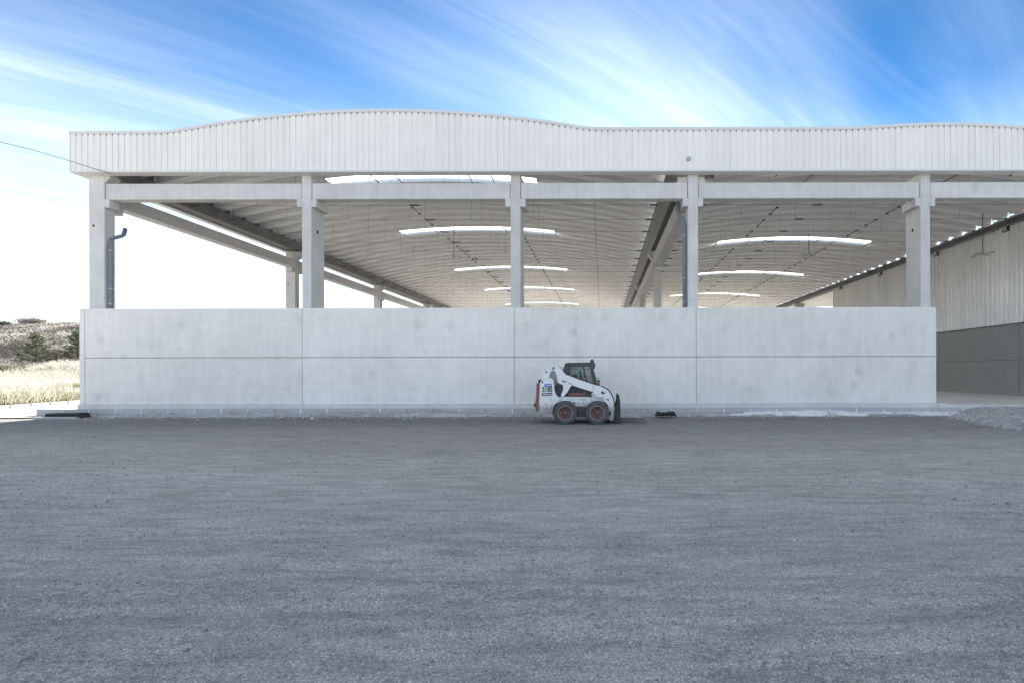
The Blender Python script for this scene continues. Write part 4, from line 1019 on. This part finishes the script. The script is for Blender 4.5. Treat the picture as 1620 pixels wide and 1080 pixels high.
link('kerb_fill', MB().bbox(-21.35, XL - 0.06, 17.36, 18.1, -0.04, 0.255, 0.02).me('kerb_fill'), M['kerb'], kind='structure')

# ------------------------------------------------------------------ overhead cable
p1 = at(184, 276, Y_C + 0.1); p0 = at(116, 255, 17.0); pm = at(0, 223, 15.6); pe = at(-330, 150, 12.5)
link('overhead_cable', MB().tube([pe, at(-160, 184, 14.0), pm, at(58, 237.5, 16.3), p0, at(150, 266, 17.2), at(172, 272.6, 17.255), at(178, 275, Y_C - .05), p1], 0.010, 6).me('overhead_cable'), M['black'],
     label='thin black overhead cable running to the left corner of the roof', cat='cable')

# ------------------------------------------------------------------ hillside at the left
def terr_z(X, Y):
    z = 0.10 + 0.25 * sstep(22, 34, Y) + 10.6 * sstep(33, 84, Y + 0.12 * (X + 60)) + 1.1 * fbm(X * 0.06, Y * 0.06, 4) * sstep(30, 55, Y) + 0.5 * fbm(X * 0.3, Y * 0.3, 3) * sstep(26, 45, Y)
    edge = np.vectorize(lane_edge)(np.clip(Y, 16.1, 94))
    z = z * sstep(edge - 0.1, edge - 1.2, X) + 0.03 * sstep(edge + .2, edge - .1, X)
    return z - 6.0 * sstep(88, 130, Y)
ty = np.linspace(15.5, 140, 150); tx = np.concatenate([np.linspace(-220, -70, 40)[:-1], np.linspace(-70, -24, 120)])
def terr_clip(X, Y):
    edge = np.vectorize(lane_edge)(np.clip(Y, 16.1, 94)); z = terr_z(X, Y)
    return np.where(X > edge - 0.05, -0.055, z)
grid_object('hillside', tx, ty, terr_clip, M['terrain'])
def wedge(n, d0, d1, a0=-1.55, a1=-1.08, p=1.0):
    d = d0 + (d1 - d0) * rng.random(n) ** p; a = rng.uniform(a0, a1, n); return a * d, d
def blades(name, X, Y, Z, h, w, tone, label, cat, mat, lean=0.35):
    n = len(X); a = rng.uniform(0, 6.28, n); lx = rng.normal(0, lean, n) * h; ly = rng.normal(0, lean, n) * h
    dx, dy = np.cos(a) * w, np.sin(a) * w
    V = np.empty((n, 5, 3))
    V[:, 0] = np.stack([X - dx, Y - dy, Z], -1); V[:, 1] = np.stack([X + dx, Y + dy, Z], -1)
    V[:, 2] = np.stack([X - dx * .7 + lx * .4, Y - dy * .7 + ly * .4, Z + h * .6], -1); V[:, 3] = np.stack([X + dx * .7 + lx * .4, Y + dy * .7 + ly * .4, Z + h * .6], -1)
    V[:, 4] = np.stack([X + lx, Y + ly, Z + h], -1)
    base = np.arange(n)[:, None] * 5
    T = np.concatenate([base + np.array([[0, 1, 3]]), base + np.array([[0, 3, 2]]), base + np.array([[2, 3, 4]])])
    return bulk(name, V.reshape(-1, 3), T, mat, 'stuff', label, cat, np.repeat(tone, 5))
# tall pale grass behind the lane
n = 90000; X, Y = wedge(n, 20, 46, p=1.2)
ed = np.array([lane_edge(min(max(q, 16.1), 94)) for q in Y]); k_ = X < ed - 0.25; X, Y = X[k_], Y[k_]; ed = ed[k_]
cl_n = fbm(X * 0.5, Y * 0.5, 3)
h = np.clip(rng.normal(0.62, 0.2, len(X)) + cl_n * 0.9, 0.12, 1.3) * np.clip((ed - X) / 1.0 + 0.35, 0.3, 1); tone = np.clip(rng.normal(0.68, 0.22, len(X)) + cl_n * 0.6 - 0.35 * np.exp(-(ed - X) / 0.8) - 0.25 * (rng.random(len(X)) < 0.15), 0, 1)
blades('dry_grass', X, Y, terr_z(X, Y) - 0.02, h, 0.012 + 0.01 * rng.random(len(X)), tone, 'tall pale dry grass beside the lane', 'grass', M['grass'])
n = 60000; X, Y = wedge(n, 42, 92)
k_ = fbm(X * 0.22 + 3, Y * 0.35, 4) + rng.uniform(-.1, .1, n) > -0.06; X, Y = X[k_], Y[k_]
blades('hill_grass', X, Y, terr_z(X, Y) - 0.02, np.clip(rng.normal(0.35, 0.12, len(X)), .1, .8), 0.03 + 0.02 * rng.random(len(X)), np.clip(rng.normal(0.6, 0.2, len(X)), 0, 1), 'short straw coloured grass on the hillside', 'grass', M['hillgrass'], 0.5)
def leaf_cloud(Pc, size, tone):
    """small random triangles pairs around points Pc (n,3)"""
    n = len(Pc); d1 = rng.normal(0, 1, (n, 3)); d1 /= np.linalg.norm(d1, axis=1)[:, None]; d2 = rng.normal(0, 1, (n, 3)); d2 /= np.linalg.norm(d2, axis=1)[:, None]
    s = size[:, None]; V = np.stack([Pc - d1 * s, Pc + d2 * s * .45, Pc + d1 * s, Pc - d2 * s * .45], 1)
    return V.reshape(-1, 3), np.arange(n * 4).reshape(n, 4), np.repeat(tone, 4)
# heath: dark low scrub in bands over the slope
n = 3200; X, Y = wedge(n, 44, 90)
k_ = fbm(X * 0.16 + 3, Y * 0.42, 4) + rng.uniform(-.06, .06, n) < -0.02; X, Y = X[k_], Y[k_]
m_ = 46; rad = rng.uniform(0.35, 0.95, len(X))
off = rng.normal(0, 1, (len(X), m_, 3)) * np.array([1, 1, .45]) * rad[:, None, None] * .55; off[..., 2] = np.abs(off[..., 2])
Pc = np.stack([X, Y, terr_z(X, Y)], -1)[:, None] + off
V, T, tn = leaf_cloud(Pc.reshape(-1, 3), rng.uniform(.06, .15, Pc.shape[0] * m_), np.clip(rng.normal(.5, .25, Pc.shape[0] * m_), 0, 1))
bulk('heath', V, T, M['heath'], 'stuff', 'dark low heath scrub in bands across the hillside', 'heath', tn)

def plant_bush(loc, rx, rz, n, size, mat, label, name='shrub'):
    e = empty(name, loc, label, 'shrub')
    st = MB()
    tips = []
    for k in range(9):
        a = rng.uniform(0, 6.28); r_ = rx * rng.uniform(.2, .75); tip = (math.cos(a) * r_, math.sin(a) * r_, rz * rng.uniform(.55, .95)); tips.append(tip)
        st.tube([(0.05 * math.cos(a), .05 * math.sin(a), -0.1), (tip[0] * .4, tip[1] * .4, tip[2] * .55), tip], 0.03, 5, r2=0.008)
    link('stem', st.me('stem'), M['bark'], e)
    tp_ = np.array(tips)[rng.integers(0, 9, n)]; P_ = tp_ * rng.uniform(.6, 1.05, (n, 1)) + rng.normal(0, 1, (n, 3)) * np.array([rx, rx, rz * .8]) * .2
    P_[:, 2] = np.abs(P_[:, 2]); V, T, tn = leaf_cloud(P_, rng.uniform(.6, 1.3, n) * size, np.clip(P_[:, 2] / rz * .2 + rng.normal(.4, .22, n), 0, 1))
    bulk('foliage', V, T, mat, None, attr=tn, parent=e)
def ground_at(px, D): X = (px - VPX) / F * D; return (X, D, float(terr_z(np.array([X]), np.array([D]))[0]))
def pine(loc, H, spread, label):
    e = empty('pine_tree', loc, label, 'tree')
    tr_ = MB().tube([(0, 0, -.1), (0.03, 0, H * .4), (-0.02, .02, H * .8), (0, 0, H)], 0.075, 8, r2=0.015)
    PP = []; tones = []
    for k in range(46):
        t = 0.12 + 0.86 * (k / 46); z = H * t; L_ = spread * (1.05 - t) ** 0.75 * rng.uniform(.55, 1.15) + 0.12; a = k * 2.4 + rng.uniform(-.4, .4)
        tip = Vector((math.cos(a) * L_, math.sin(a) * L_, z + L_ * rng.uniform(.15, .45))); st_ = Vector((0, 0, z))
        md = st_.lerp(tip, .55) - Vector((0, 0, .05 * L_)); tr_.tube([st_, md, tip], 0.022, 5, r2=.006)
        for q in range(int(70 * L_ / spread) + 16):
            f_ = rng.uniform(.35, 1.03); c_ = st_.lerp(tip, f_); PP.append((c_.x + rng.normal(0, .10), c_.y + rng.normal(0, .10), c_.z + rng.normal(.03, .07))); tones.append(rng.normal(.45, .25))
    link('trunk', tr_.me('trunk'), M['bark'], e)
    V, T, tn = leaf_cloud(np.array(PP), rng.uniform(.05, .12, len(PP)), np.clip(np.array(tones), 0, 1)); bulk('crown', V, T, M['needle'], None, attr=tn, parent=e)
pine(ground_at(57, 47), 3.3, 1.55, 'young pine with an open crown on the grassy slope at left')
pine(ground_at(122, 49), 3.3, 1.25, 'dark young pine half hidden behind the left wall corner')
plant_bush(ground_at(41, 80), 2.6, 1.3, 2600, 0.11, M['twig'], 'wide bare brown shrub on the ridge of the hill')
plant_bush(ground_at(3, 79), 2.0, 0.9, 1800, 0.11, M['leaf'], 'green shrub on the ridge at the far left edge')
plant_bush(ground_at(16, 43), 1.9, 0.9, 2200, 0.07, M['leaf'], 'low green bush at the foot of the slope at far left')
plant_bush(ground_at(88, 50), 1.4, 1.3, 1800, 0.08, M['twig'], 'brownish shrub between the two young pines')
plant_bush(ground_at(110, 27.5), 0.9, 0.75, 1800, 0.05, M['leaf'], 'green weedy bush by the lane kerb next to the wall corner')
plant_bush(ground_at(20, 23.0), 0.6, 0.55, 1000, 0.05, M['leaf'], 'small green weed clump by the lane kerb at far left')
